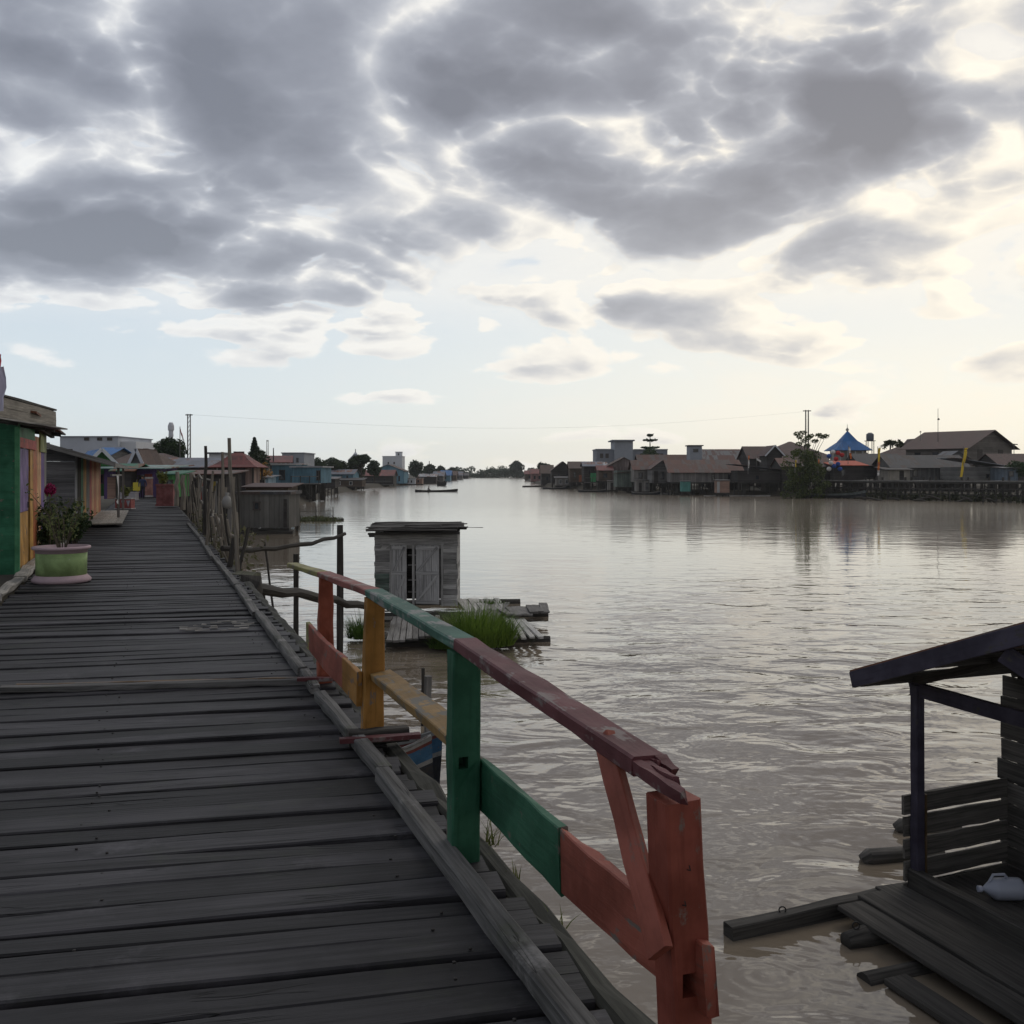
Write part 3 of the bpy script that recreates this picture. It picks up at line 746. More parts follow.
# stub and steps beside the walk
mb = MB(); mb.bar(W(241, 577, 15.6), W(250, 574, 16.0), .34, .08, seg=4, jit=.025); mb.build('mossy_stub', wood('moss_wood', (.04, .04, .03), (.10, .10, .065), moss=.5), None, 'mossy cut timber on the edge where the thick log starts', 'timber')
mb = MB(); mb.bar(W(248, 610, 14.6), W(252, 580, 14.9), .28, .28, seg=4, jit=.03); mb.build('support_block', darkwood, None, 'dark block carrying the end of the thick log', 'block')
barobj('loose_plank', darkwood, W(262, 645, 10.8), W(288, 647, 10.9), .08, .05, None, 'short dark plank jutting from under the boardwalk over the water', 'plank', seg=3, jit=.004)
barobj('loose_plank', greywood, W(276, 672, 9.2), W(300, 668, 9.4), .12, .05, None, 'grey plank end sticking out beside the orange rail post', 'plank', seg=3, jit=.006)

# ------------------------------------------------------------------ toilet hut on its raft
RY = 25.6
toil = thing('toilet_hut', 'small weathered grey plank toilet hut with two doors, on a raft in the river', 'hut', W(416, 604, RY))
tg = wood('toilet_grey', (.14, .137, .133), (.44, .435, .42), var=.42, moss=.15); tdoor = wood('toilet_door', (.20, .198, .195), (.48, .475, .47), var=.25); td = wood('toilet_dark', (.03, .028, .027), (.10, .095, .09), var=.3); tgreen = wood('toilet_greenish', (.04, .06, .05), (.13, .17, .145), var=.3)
X0, X1 = W(375, 0, RY).x, W(457, 0, RY).x; ZB, ZT = W(0, 606, RY).z, W(0, 534, RY).z
hx = lambda px: (px - 512) / 1000 * RY
for (a, b, m) in ((375, 391.5, tg), (443, 457, tg)):
    mb = MB(); z = ZB; k = 0
    while z < ZT - .06:
        h = R.uniform(.11, .17); mb.bar(V((hx(a) + R.uniform(-.02, .02), RY, z + h / 2)), V((hx(b) + R.uniform(-.03, .03), RY, z + h / 2)), .025, h - .006, seg=3, jit=.004); z += h
    mb.build('front_wall', m, toil)
mb = MB()
for k in range(3): mb.bar(V((hx(375), RY, ZT - .05 - k * .13)), V((hx(457), RY, ZT - .05 - k * .13)), .026, .125, seg=6, jit=.004)
mb.build('front_wall', tg, toil)
mb = MB()
for k in range(4): mb.bar(V((hx(375.5), RY - .018, ZB + .38 + k * .13)), V((hx(389), RY - .018, ZB + .38 + k * .13)), .02, .12, seg=3, jit=.004)
mb.build('green_boards', tgreen, toil)
for sx in (375.5, 456.5):
    mb = MB(); z = ZB
    while z < ZT: h = R.uniform(.12, .18); mb.bar(V((hx(sx), RY + .02, z + h / 2)), V((hx(sx), RY + 1.5, z + h / 2)), .025, h - .008, seg=2, jit=.004); z += h
    mb.build('side_wall', tg, toil)
mb = MB(); z = ZB
while z < ZT: h = R.uniform(.13, .2); mb.bar(V((X0, RY + 1.5, z + h / 2)), V((X1, RY + 1.5, z + h / 2)), .025, h + .004, seg=2, jit=.002); z += h
mb.build('back_wall', td, toil)
def zdoor(px0, px1, y0, y1, yaw):
    w_ = (px1 - px0) / 1000 * RY; z0, z1 = W(0, y1, RY).z, W(0, y0, RY).z; hinge = V((hx(px0), RY - .02, 0)); dr = V((math.cos(yaw), -math.sin(yaw), 0)); nm = V((-math.sin(yaw), -math.cos(yaw), 0))
    mb = MB(); n = 3
    for k in range(n): mb.bar(hinge + dr * (w_ * (k + .5) / n) + V((0, 0, z0)), hinge + dr * (w_ * (k + .5) / n) + V((0, 0, z1)), w_ / n - .008, .022, seg=4, jit=.003, up=tuple(nm))
    d = mb.build('door', tdoor, toil)
    ledges = MB()
    for f in (.02, .52, .95): ledges.bar(hinge + nm * .022 + V((0, 0, z0 + (z1 - z0) * f)), hinge + dr * w_ + nm * .022 + V((0, 0, z0 + (z1 - z0) * f)), .018, .09)
    for f in (.05, .55): ledges.bar(hinge + dr * .05 + nm * .022 + V((0, 0, z0 + (z1 - z0) * f)), hinge + dr * (w_ - .05) + nm * .022 + V((0, 0, z0 + (z1 - z0) * (f + .42))), .018, .07)
    ledges.build('ledge', tdoor, d)
zdoor(392, 407, 545, 603, .10); zdoor(416, 440, 545, 603, .16)
for px in (391, 413.5, 442): barobj('door_post', tg, V((hx(px), RY - .01, ZB)), V((hx(px), RY - .01, W(0, 544, RY).z)), .06, .05, toil, up=(0, -1, 0), seg=4, jit=.003)
barobj('lintel', tg, V((hx(390), RY - .015, W(0, 543.5, RY).z)), V((hx(444), RY - .015, W(0, 543.5, RY).z)), .05, .07, toil, seg=4, jit=.003)
for px0, px1 in ((407, 413), (440, 443)):
    for y in (556, 566, 581, 593): barobj('inner_slat', tg, V((hx(px0), RY + .25, W(0, y, RY).z)), V((hx(px1) + .1, RY + .25, W(0, y, RY).z)), .02, .04, toil)
barobj('roof_beam', td, W(368, 534, RY - .25), W(460, 533, RY - .25), .07, .06, toil, seg=4, jit=.006)
barobj('roof_beam', td, W(369, 536, RY + 1.3), W(456, 536, RY + 1.3), .07, .06, toil, seg=4, jit=.006)
mb = MB()
for k in range(9): mb.bar(V((hx(366) + R.uniform(-.03, .1), RY - .38 + k * .24, W(0, 529.5, RY).z + k * .012)), V((hx(461 + R.uniform(-6, 9)), RY - .38 + k * .24, W(0, 529, RY).z + k * .012 + R.uniform(-.02, .03))), .25, .028, seg=6, jit=.012)
mb.bar(W(392, 527.5, RY), W(468, 527, RY), .3, .025, seg=5, jit=.01); mb.bar(W(405, 526, RY + .3), W(441, 525.5, RY + .3), .25, .03, seg=4, jit=.012); mb.bar(W(440, 527.2, RY - .1), W(483, 527.6, RY), .08, .012, seg=3, jit=.004)
mb.build('roof', wood('shingle_dark', (.022, .02, .018), (.075, .068, .062), var=.35), toil)
raft = thing('raft', 'long low raft of loose grey planks under and beside the toilet hut', 'raft', V((hx(430), RY - 1, WZ)))
def deckpatch(c, ux, uy, L, wd_, nb, name='deck_section', mat=None, label=None, dz=0):
    """boards along uy laid side by side along ux"""
    mb = MB(); ux = V(ux).normalized(); uy = V(uy).normalized()
    for k in range(nb):
        o = V(c) + ux * (wd_ * (k + .5) / nb) + V((0, 0, R.uniform(-.02, .02) + dz))
        mb.bar(o + uy * R.uniform(-.08, .08), o + uy * (L + R.uniform(-.15, .12)) + V((0, 0, R.uniform(-.02, .02))), wd_ / nb - .02, .035, seg=4, jit=.006)
    mb.build(name, mat or palewood, raft, label)
g_ = lambda px, py, z=-1.86: onwater(px, py, z)
deckpatch(g_(440, 634), (1, .05, 0), (.1, 1, 0), 5.0, 1.0, 6, mat=greywood)
def quadpatch(c4, n, mat, z=-1.86):
    """loose boards between two edges given by their corner points on the raft"""
    a, b, c, d = [g_(x, y, z) for x, y in c4]; mb = MB()
    for k in range(n):
        f = (k + .5) / n; p = a.lerp(b, f); q_ = d.lerp(c, f); ax_ = (q_ - p).normalized(); wd_ = (b - a).length / n
        mb.bar(p - ax_ * R.uniform(-.05, .1) + V((0, 0, R.uniform(-.02, .03))), q_ + ax_ * R.uniform(-.06, .12) + V((0, 0, R.uniform(-.03, .03))), wd_ * .88, .04, seg=4, jit=.008, roll=R.uniform(-.04, .04))
    mb.build('deck_section', mat, raft)
pale2 = wood('bleached_wood', (.22, .215, .20), (.50, .49, .46), var=.3)
quadpatch(((456, 600), (499, 599), (507, 608.5), (466, 612)), 8, pale2, -1.84)
quadpatch(((499, 610), (546, 604), (548, 612), (508, 616.5)), 7, greywood, -1.80)
quadpatch(((503, 618), (524, 618), (545, 637), (511, 638)), 4, pale2, -1.88)
quadpatch(((392, 617), (440, 617), (444, 636), (386, 640)), 9, greywood, -1.86)
quadpatch(((364, 618), (394, 617), (390, 622), (364, 623)), 2, darkwood, -1.7)
for a, b in ((g_(386, 646, WZ), g_(470, 645, WZ)), (g_(470, 642, WZ), g_(550, 641, WZ)), (g_(384, 618, WZ), g_(548, 616, WZ)), (g_(385, 605, WZ), g_(520, 603, WZ))):
    MB().tube([a, (a + b) / 2, b], [.13, .15, .12], 10, jit=.06).build('float_log', darkwood, raft)
# the big clump of grass growing on the raft, and smaller ones
def clump(label, c, rx, ry, h, n, name='grass_clump', blade=.022, group='grass clumps on the raft', cols=((.030, .065, .012), (.085, .15, .03))):
    mb = MB(); c = V(c)
    for _ in range(n):
        a = R.uniform(0, 6.28); r = math.sqrt(R.random()); p = c + V((rx * r * math.cos(a), ry * r * math.sin(a), 0))
        e = R.uniform(.75, 1.5); aa = a + R.gauss(0, .6)
        hh = h * (1 - .45 * r * r) * R.uniform(.65, 1.15)
        mb.blade(p, (math.cos(aa) * math.cos(e), math.sin(aa) * math.cos(e), math.sin(e)), hh, blade * R.uniform(.7, 1.2), R.uniform(.12, .42))
    return mb.build(name, leaf('grass_' + str(cols[1][1]), *cols), None, label, 'grass', group)
cg = onwater(478, 648, WZ + .08); clump('big bright green clump of grass on the raft right of the toilet hut', cg + V((-.05, .45, 0)), .80, .5, .95, 2600, cols=((.04, .09, .012), (.17, .25, .045)))
clump('small grass clump at the left corner of the toilet raft', onwater(362, 640, WZ + .05) + V((0, .3, 0)), .36, .3, .7, 420)
clump('low grass hanging below the raft deck, left of the big clump', onwater(446, 650, WZ + .05) + V((0, .25, 0)), .38, .2, .42, 350)
clump('thin grass sprouts between pale planks behind the big clump', onwater(492, 604, -1.84) , .5, .12, .22, 90)

# ------------------------------------------------------------------ stick fence along the river edge
fence = 'poles of the stick fence along the boardwalk'
def fp(label, px0, yb, px1, yt, Y, r, mat=None):
    a = W(px0, yb, Y); b = W(px1, yt, Y); pts = [a + (b - a) * (i / 5) + V((R.uniform(-1, 1) * r * .5, R.uniform(-1, 1) * r * .5, 0)) for i in range(6)]
    MB().tube(pts, [r * (1.1 - .06 * i) for i in range(6)], 7, jit=.07).build('fence_pole', mat or stickwood, None, label, 'pole', fence)
fp('tallest fence pole, dark topped, with its foot beside the mossy timber', 240, 600, 228.5, 438, 16.2, .036)
fp('second tallest fence pole, thin and dark, left of the tallest', 204, 535, 206, 446, 24, .045, darkwood)
fp('fence pole with a frayed top between the two tallest poles', 221, 540, 223, 452, 20.5, .036)
fp('thin pale pole leaning right behind the tall poles of the stick fence', 206, 545, 213, 471, 20.4, .03)
fp('straight pale fence pole at the red tub end of the row', 190, 513, 191, 473, 33, .07)
fp('grey fence pole at the very far left end of the row', 177, 506, 177, 472, 40, .09)
fp('rough grey fence pole second from the far end', 183, 510, 183, 475, 36, .09)
fp('short dark stake leaning left at the foot of the tallest fence pole', 226, 580, 235, 538, 16.8, .05, darkwood)
names = ['slim stick of the fence', 'knotty grey stick of the fence', 'dark weathered stick of the fence']
for k in range(48):
    s_ = 15.2 + k * .46 + R.uniform(-.25, .25); p = DK(s_, .28 + R.uniform(-.1, .3), -.2); h = R.uniform(.55, 1.65) if s_ > 18 else R.uniform(.3, .95)
    ln = R.uniform(-.28, .28); a = p + V((0, 0, -R.uniform(.1, .7))); b = p + V((ln * .6, ln, h + .2)); r = R.uniform(.014, .032)
    pts = [a + (b - a) * (i / 4) + V((R.uniform(-1, 1) * r, R.uniform(-1, 1) * r, 0)) for i in range(5)]
    MB().tube(pts, [r] * 5, 6, jit=.1).build('fence_stick', stickwood if k % 3 else darkwood, None, 'thin rough stick among the low crowded sticks of the fence', 'stick', 'low crowded sticks of the fence')
for k in range(15):
    s_ = 19.5 + k * 1.35 + R.uniform(-.4, .4); p = DK(s_, .3 + R.uniform(-.05, .5), -.4); h = R.uniform(1.2, 1.95); r = R.uniform(.03, .055)
    b = p + V((R.uniform(-.15, .15), R.uniform(-.2, .2), h)); pts = [p + (b - p) * (i / 4) + V((R.uniform(-1, 1) * r * .6, R.uniform(-1, 1) * r * .6, 0)) for i in range(5)]
    MB().tube(pts, [r * (1.1 - .07 * i) for i in range(5)], 7, jit=.1).build('fence_pole', stickwood if k % 2 else greywood, None, 'head high grey pole in the middle run of the stick fence', 'pole', 'head high poles of the stick fence')
for a, b, lb in (((17.0, .35, .4), (30, .3, .75), 'upper crooked rail lashed along the stick fence'), ((15.5, .4, .05), (27, .35, .25), 'lower crooked rail lashed along the stick fence'), ((24, .3, 1.42), (34, .25, 1.5), 'top lath along the far end of the stick fence')):
    A, B = DK(*a), DK(*b); pts = [A + (B - A) * (i / 12) + V((R.uniform(-.05, .05), R.uniform(-.05, .05), R.uniform(-.07, .07))) for i in range(13)]
    MB().tube(pts, .028, 6, jit=.1).build('fence_rail', stickwood, None, lb, 'rail', 'rails of the stick fence')
mb = MB()
for k in range(60):
    c = DK(R.uniform(16, 32), R.uniform(.2, .7), R.uniform(-.6, .35)); mb.leaves(c, (.25, .4, .25), 26, .06, .2)
mb.build('creeper', leaf('creeper_leaf', (.05, .055, .025), (.12, .115, .06)), None, 'straggly dry creeper tangled in the stick fence', 'creeper')
steps = thing('plank_step', 'two pale plank steps hanging off the boardwalk by the stick fence', 'steps', DK(23, .5, -.2))
barobj('tread', palewood, DK(22.6, .12, -.05), DK(22.9, .8, -.05), .32, .05, steps, seg=3, jit=.004); barobj('tread', palewood, DK(20.6, .15, -.12), DK(20.8, 1.0, -.12), .34, .05, steps, seg=3, jit=.004)
bag = MB(); bag.smooth = True; bag.lathe(W(227, 509, 18.3), [(.02, 0), (.09, .04), (.1, .14), (.06, .22), (.025, .25), (.04, .3)], 10); bag.build('hanging_bag', plain('bag_white', (.24, .235, .22), .7, 8, .3), None, 'dirty white bag hanging on the stick fence beside the tallest pole', 'bag')

# ------------------------------------------------------------------ left side: green house with the purple door
A = V((-7.7, 15.5, 0)); Bk = PV * -1
def GH(s, b, z): return A + DV * s + Bk * b + V((0, 0, z))
def front_s(px): Y = 2.04 / (-.365 - (px - 512) / 1000); return (Y - 15.5) / .94
gp = paint('house_green', (0.011, 0.175, 0.079), .2); gtrim = paint('trim_green', (0.088, 0.350, 0.158), .3); lil = paint('lilac', (0.298, 0.193, 0.455), .35, under=(.22, .2, .24)); ylw = paint('door_yellow', (0.735, 0.385, 0.079), .35); org = paint('strip_orange', (0.630, 0.193, 0.070), .3); redp = paint('lintel_red', (0.630, 0.088, 0.061), .3); peach = paint('strip_peach', (0.800, 0.455, 0.210), .3); viol = paint('strip_violet', (0.175, 0.088, 0.350), .3); olive = paint('olive', (0.385, 0.420, 0.123), .35)
gh = thing('green_house', 'green plank house with a lilac and yellow door at the left edge', 'house', GH(2.5, 2, 0))
mb = MB()
for k in range(18): mb.bar(GH(-.0, -.03, .09 + k * .15), GH(-.0, 4.5, .09 + k * .15), .03, .152, seg=2, jit=.002)
mb.build('side_wall', gp, gh)
barobj('corner_post', gtrim, GH(0, -.03, 0), GH(0, -.03, 2.3), .07, .07, gh, up=tuple(DV))
def strip(px0, px1, z0, z1, m, name, label=None, out=.0, th=.03):
    s0, s1 = front_s(px0), front_s(px1); mb = MB(); n = max(1, round((s1 - s0) / .16))
    for k in range(n): c = s0 + (s1 - s0) * (k + .5) / n; mb.bar(GH(c, -out, z0), GH(c, -out, z1), (s1 - s0) / n - .006, th, seg=3, jit=.002, up=tuple(Bk))
    return mb.build(name, m, gh, label)
dd = strip(16.6, 27.3, .95, 1.98, lil, 'door', 'lilac upper door')
MB().bar(GH(front_s(25.6), -.04, 1.0), GH(front_s(25.6), -.04, 1.1), .02, .03).build('handle', iron, dd)
strip(16.6, 27.3, .06, .94, ylw, 'door', 'yellow lower door')
strip(27.4, 29.2, .05, 2.05, darkwood, 'door_jamb', out=-.1)
strip(29.3, 32.4, .05, 2.1, ylw, 'wall_board', 'yellow wall boards'); strip(32.5, 36.2, .05, 2.25, org, 'wall_board', 'orange wall boards'); strip(36.3, 40, .05, 2.25, peach, 'wall_board', 'peach wall boards'); strip(40.1, 43.2, .05, 2.25, viol, 'wall_board', 'violet wall boards'); strip(43.3, 45.5, .05, 2.25, greywood, 'wall_board')
barobj('lintel', redp, GH(front_s(15.6), -.03, 2.07), GH(front_s(33.4), -.03, 2.07), .035, .16, gh, 'red door lintel', up=(0, 0, 1))
strip(15.8, 34, 2.16, 2.5, gtrim, 'transom'); strip(38, 44, 1.98, 2.45, olive, 'panel', 'olive panel beside the roof edge', out=.03)
mb = MB(); mb.bar(GH(.06, 4.4, .08), GH(.06, 0, .08), .1, .1); mb.build('sill', darkwood, gh)
mb = MB()
mb.poly([GH(-.5, -.35, 2.52), GH(5.2, -.35, 2.38), GH(5.2, 4.6, 3.0), GH(-.5, 4.6, 3.1)], .03, uaxis=DV); mb.build('roof', sheetmetal('gh_tin', (.12, .12, .125), amount=.5), gh)
for s_ in (0.2, 1.6, 3.0, 4.4): barobj('rafter', darkwood, GH(s_, -.32, 2.44 - s_ * .024), GH(s_, 1.5, 2.64 - s_ * .024), .06, .08, gh)
barobj('eave_beam', darkwood, GH(-.4, -.12, 2.44), GH(5, -.12, 2.33), .07, .09, gh)
# weathered board canopy in front of it
can = thing('canopy_board', 'long weathered board canopy over the front of the green house', 'canopy', W(25, 425, 15.5))
p0 = V((-6.55, 12.0, 0)); p1 = V((-7.72, 16.9, 0))
cw = wood('canopy_wood', (.11, .10, .085), (.30, .275, .235), var=.2, moss=.1)
for k in range(2): barobj('board', cw, p0 + V((0, 0, 2.41 + k * .135)), p1 + V((0, 0, 2.42 + k * .135)), .03, .133, can, seg=8, jit=.004)
barobj('top_strip', darkwood, p0 + V((-.02, 0, 2.64)), p1 + V((-.02, 0, 2.645)), .09, .03, can, seg=4, jit=.006)
barobj('bottom_ledge', greywood, p0 + V((-.05, 0, 2.32)), p1 + V((-.02, .25, 2.335)), .22, .03, can, seg=6, jit=.01)
for f in (.15, .5, .85):
    c = p0 + (p1 - p0) * f; barobj('bracket', darkwood, c + V((0, 0, 2.30)), c + Bk * .9 + V((0, 0, 2.42)), .05, .06, can)
# flag cloth at the frame's left edge
fl = thing('flag', 'white and red flag hanging limp above the board canopy at the left edge', 'flag', W(-8, 430, 11.5))
fc = plain('flag_white', (.55, .52, .62), .8, 4, .12); fr = plain('flag_red', (.42, .03, .04), .8, 4, .15)
MB().tube([W(-14, 470, 11.5), W(-12, 330, 11.5)], .02, 8).build('pole', stickwood, fl)
def cloth(pts_l, pts_r, th=.004):
    mb = MB(); mb.smooth = True
    n = len(pts_l); vs = []; fs = []; us = []; m = 6
    for i in range(n):
        for k in range(m + 1):
            f = k / m; p = V(pts_l[i]).lerp(V(pts_r[i]), f); vs.append(p + V((0, .06 * math.sin(f * 9 + i * .8), 0)))
    for i in range(n - 1):
        for k in range(m):
            a = i * (m + 1) + k; fs.append((a, a + 1, a + m + 2, a + m + 1)); us.append(((k, i), (k + 1, i), (k + 1, i + 1), (k, i + 1)))
    mb.add(vs, fs, us); return mb
Yf = 11.5
cloth([W(-13, y, Yf) for y in (368, 380, 392, 404, 414)], [W(x, y, Yf) for x, y in ((2.5, 366), (7, 378), (9, 388), (6, 398), (4.5, 411))]).build('white_field', fc, fl)
cloth([W(-13, y, Yf) for y in (352, 360, 368)], [W(x, y, Yf) for x, y in ((0, 354), (1.5, 360), (2.5, 366))]).build('red_field', fr, fl)

# green and pink tub planter with its shrub
pc = WX(61.5, 14.55, 0)
tub = thing('planter_tub', 'round green tub planter with a flared pink base on the boardwalk by the green house', 'planter', pc)
pinkp = plain('tub_pink', (.36, .27, .29), .8, 9, .4); lgreen = paint('tub_green', (.36, .52, .20), .2, under=(.4, .42, .34), grain=6)
def lathe(name, mat, c, prof, par, n=28, label=None):
    m = MB(); m.smooth = True; m.lathe(c, prof, n); return m.build(name, mat, par, label)
lathe('base', pinkp, pc, [(.36, .0), (.40, .012), (.405, .05), (.37, .085), (.345, .11)], tub)
lathe('wall', lgreen, pc, [(.345, .11), (.345, .30), (.35, .43)], tub)
lathe('rim', pinkp, pc, [(.352, .43), (.355, .478), (.39, .48), (.40, .50), (.395, .522), (.35, .525), (.34, .48)], tub)
lathe('soil', plain('soil', (.04, .03, .022), .95, 12, .5), pc, [(.335, .40), (.335, .47), (.1, .485)], tub, 20)
def shrub(name, label, c, h, spread, n, leafsize, cols, group=None, stems=9, cat='shrub', lean=V((0, 0, 0)), lo=.25):
    root = thing(name, label, cat, c, group); mb = MB(); lb = MB(); c = V(c)
    for k in range(stems):
        a = R.uniform(0, 6.28); r = spread * R.uniform(.25, 1.1); top = c + V((math.cos(a) * r, math.sin(a) * r, h * R.uniform(.55, 1.05))) + lean
        mid = c.lerp(top, .5) + V((R.uniform(-.06, .06), R.uniform(-.06, .06), h * .06)) ; pts = [c + V((math.cos(a) * .05, math.sin(a) * .05, 0)), mid, top]
        mb.tube(pts, [.012 * h ** .5, .008 * h ** .5, .003], 5)
        for _ in range(int(n / stems)):
            f = R.uniform(lo, 1.02); p = pts[0].lerp(mid, f * 2) if f < .5 else mid.lerp(top, f * 2 - 1)
            lb.leaves(p, (spread * .2, spread * .2, h * .09), 2, leafsize, .2)
    mb.build('stem', wood('twig', (.05, .04, .03), (.12, .1, .07)), root); lb.build('foliage', leaf('leaf_' + name, *cols), root); return root
shrub('potted_shrub', 'thin twiggy shrub growing out of the green tub planter', pc + V((0, 0, .47)), .85, .40, 190, .034, ((.05, .065, .025), (.14, .16, .06)), stems=13, lean=V((-.08, 0, 0)))
shrub('leafy_bush', 'dark leafy bush between the green tub and the grey plank house', GH(3.2, -.25, .0), 1.0, .5, 800, .05, ((.015, .03, .012), (.045, .075, .025)), stems=16)
shrub('leafy_bush', 'low dark bush in front of the grey plank house wall', GH(7.2, -.35, -.1), .8, .5, 600, .05, ((.015, .028, .012), (.04, .065, .022)), stems=14)
fp_ = W(50, 490, 17.3); bm = MB(); bm.leaves(fp_, (.09, .09, .10), 240, .035, shell=.4)
bl = thing('round_blossom', 'round magenta blossom on a stem by the violet boards of the green house', 'flower', V((fp_.x, fp_.y, .2)))
bm.build('petals', leaf('magenta', (.16, .005, .05), (.36, .02, .12)), bl); MB().tube([V((fp_.x, fp_.y, .2)), fp_], .008, 5).build('stem', wood('twig', (.05, .04, .03), (.12, .1, .07)), bl)

# grey plank house behind, gable side to us
G0 = DK(24.4, -2.9, 0)
def GR(s, b, z): return G0 + DV * s + Bk * b + V((0, 0, z))
gw = wood('house_grey', (.085, .082, .085), (.20, .195, .20), var=.3)
gr = thing('grey_house', 'unpainted grey plank house with a lean-to tin roof, left of the walk', 'house', GR(6, 2, 0))
mb = MB()
for k in range(17):
    z = .0 + k * .155; b0 = 0 if z < 2.0 else (z - 2.0) / .30; mb.bar(GR(0, b0, z + .08), GR(0, 5.0, z + .08), .025, .152, seg=3, jit=.003)
mb.build('side_wall', gw, gr)
def gstrip(s0, s1, z0, z1, m, name, label=None, out=0):
    mb = MB(); n = max(1, round((s1 - s0) / .3))
    for k in range(n): c = s0 + (s1 - s0) * (k + .5) / n; mb.bar(GR(c, -out, z0), GR(c, -out, z1), (s1 - s0) / n - .01, .03, up=tuple(Bk))
    return mb.build(name, m, gr, label)
wht = paint('white_board', (.45, .46, .5), .25)
for (s0, s1, m, nm, lb) in ((.0, .7, wht, 'corner_board', 'white corner board'), (.75, 2.2, darkwood, 'wall_board', None), (2.25, 3.2, gtrim, 'wall_board', 'green boards'), (3.25, 4.6, ylw, 'door', 'yellow door'), (4.65, 6.4, greywood, 'wall_board', None), (6.45, 7.6, redp, 'wall_board', 'red boards'), (7.65, 9, peach, 'wall_board', 'peach boards'), (9.05, 10.6, org, 'wall_board', 'orange boards'), (10.65, 12.4, peach, 'wall_board', 'peach boards'), (12.45, 14, org, 'wall_board', 'orange boards')):
    gstrip(s0, s1, .05, 2.0, m, nm, lb)
mb = MB(); mb.poly([GR(-.6, -.95, 1.83), GR(15, -.95, 1.83), GR(15, 4.4, 3.42), GR(-.6, 4.4, 3.42)], .03, uaxis=DV); mb.build('roof', sheetmetal('gh_tin2', (.23, .225, .27), amount=.25), gr)
barobj('bargeboard', greywood, GR(-.62, -.95, 1.78), GR(-.62, 4.4, 3.37), .03, .12, gr); barobj('eave_board', greywood, GR(-.6, -.94, 1.77), GR(15, -.94, 1.77), .03, .1, gr)
for s_ in (8, 14.5): barobj('porch_post', greywood, GR(s_, -.8, -.3), GR(s_, -.8, 1.75), .08, .08, gr, up=tuple(DV))
barobj('porch_rail', greywood, GR(-.4, -.85, 1.52), GR(9, -.85, 1.5), .05, .05, gr)
mb = MB()
for k in range(5): mb.bar(GR(4, -.1 - k * .2, .1), GR(14.5, -.1 - k * .2, .1), .19, .04)
mb.build('porch_floor', palewood, gr)
for k in range(12): barobj('stilt', darkwood, GR(k * 1.2, .0, -2.6), GR(k * 1.2, .0, 0), .1, .1, gr, up=tuple(DV))
fbc = cloth([GR(2.4, -.9, 1.5), GR(2.5, -.92, 1.15), GR(2.8, -.9, .85)], [GR(3.8, -.9, 1.5), GR(3.7, -.9, 1.0), GR(3.4, -.9, .6)]).build('hanging_cloth', plain('cloth_bw', (.45, .45, .46), .85, 5, .5), None, 'pale cloth hung under the eave of the grey plank house', 'cloth')
ramp = thing('plank_ramp', 'pale plank ramp from the walk up to the porch of the grey house', 'ramp', DK(33, -2.8, 0))
for k in range(4): barobj('board', palewood, DK(32.2 + k * .45, -3.4, .14), DK(31.4 + k * .45, -2.2, .02), .42, .04, ramp, seg=2, jit=.004)

# tub planters and people further along the walk
def boxplanter(label, px0, px1, yb, yt, m, m2, Y, tri=False, group='painted planters along the boardwalk'):
    c = WX((px0 + px1) / 2, Y, 0); w_ = (px1 - px0) / 1000 * Y; h = EYE - (yt - 472) / 1000 * Y; z0 = EYE - (yb - 472) / 1000 * Y; h -= z0; c.z = z0
    o = thing('box_planter', label, 'planter', c, group)
    MB().box(c + V((0, 0, h * .5)), (w_ * .93, w_ * .6, h * .82)).build('box', m, o); MB().box(c + V((0, 0, h * .045)), (w_, w_ * .68, h * .09)).build('plinth', m2, o); MB().box(c + V((0, 0, h * .955)), (w_, w_ * .68, h * .09)).build('rim', m2, o)
    if tri:
        mb = MB()
        for k in range(3):
            x = -w_ * .3 + k * w_ * .3; y = -w_ * .31
            mb.poly([c + V((x - w_ * .11, y, h * .78)), c + V((x + w_ * .11, y, h * .78)), c + V((x, y, h * .22))][::-1], .01)
        mb.build('white_triangles', wht, o)
    return o
palered = paint('planter_red', (.36, .07, .06), .25); pwhite = paint('planter_white', (.5, .47, .45), .3); pgrey = plain('planter_grey', (.30, .28, .29), .85, 6, .3)
boxplanter('red box planter painted with white triangles', 116.5, 133.5, 509, 498, palered, pwhite, 42.5, True)
boxplanter('pale grey box planter behind the red one with triangles', 121, 137.5, 500, 492, pgrey, pgrey, 55)
boxplanter('pale pink stepped block standing in the middle of the walk far off', 145.5, 152.5, 497, 477, paint('pink_post', (.45, .2, .16), .3), pwhite, 62)
boxplanter('large red tub planter against the stick fence', 157.5, 175.5, 506, 484, paint('brick_planter', (.24, .06, .055), .3), paint('brick_planter', (.24, .06, .055)), 45.5)
shrub('potted_plant', 'green and yellow leaved plant in the large red tub', WX(162, 45.5, 1.0), .6, .32, 300, .08, ((.03, .06, .02), (.14, .14, .03)), stems=14)
shrub('potted_plant', 'bushy dark plant in the red planter with triangles', WX(125, 42.6, .5), .5, .3, 160, .07, ((.02, .04, .015), (.06, .09, .03)), stems=9)

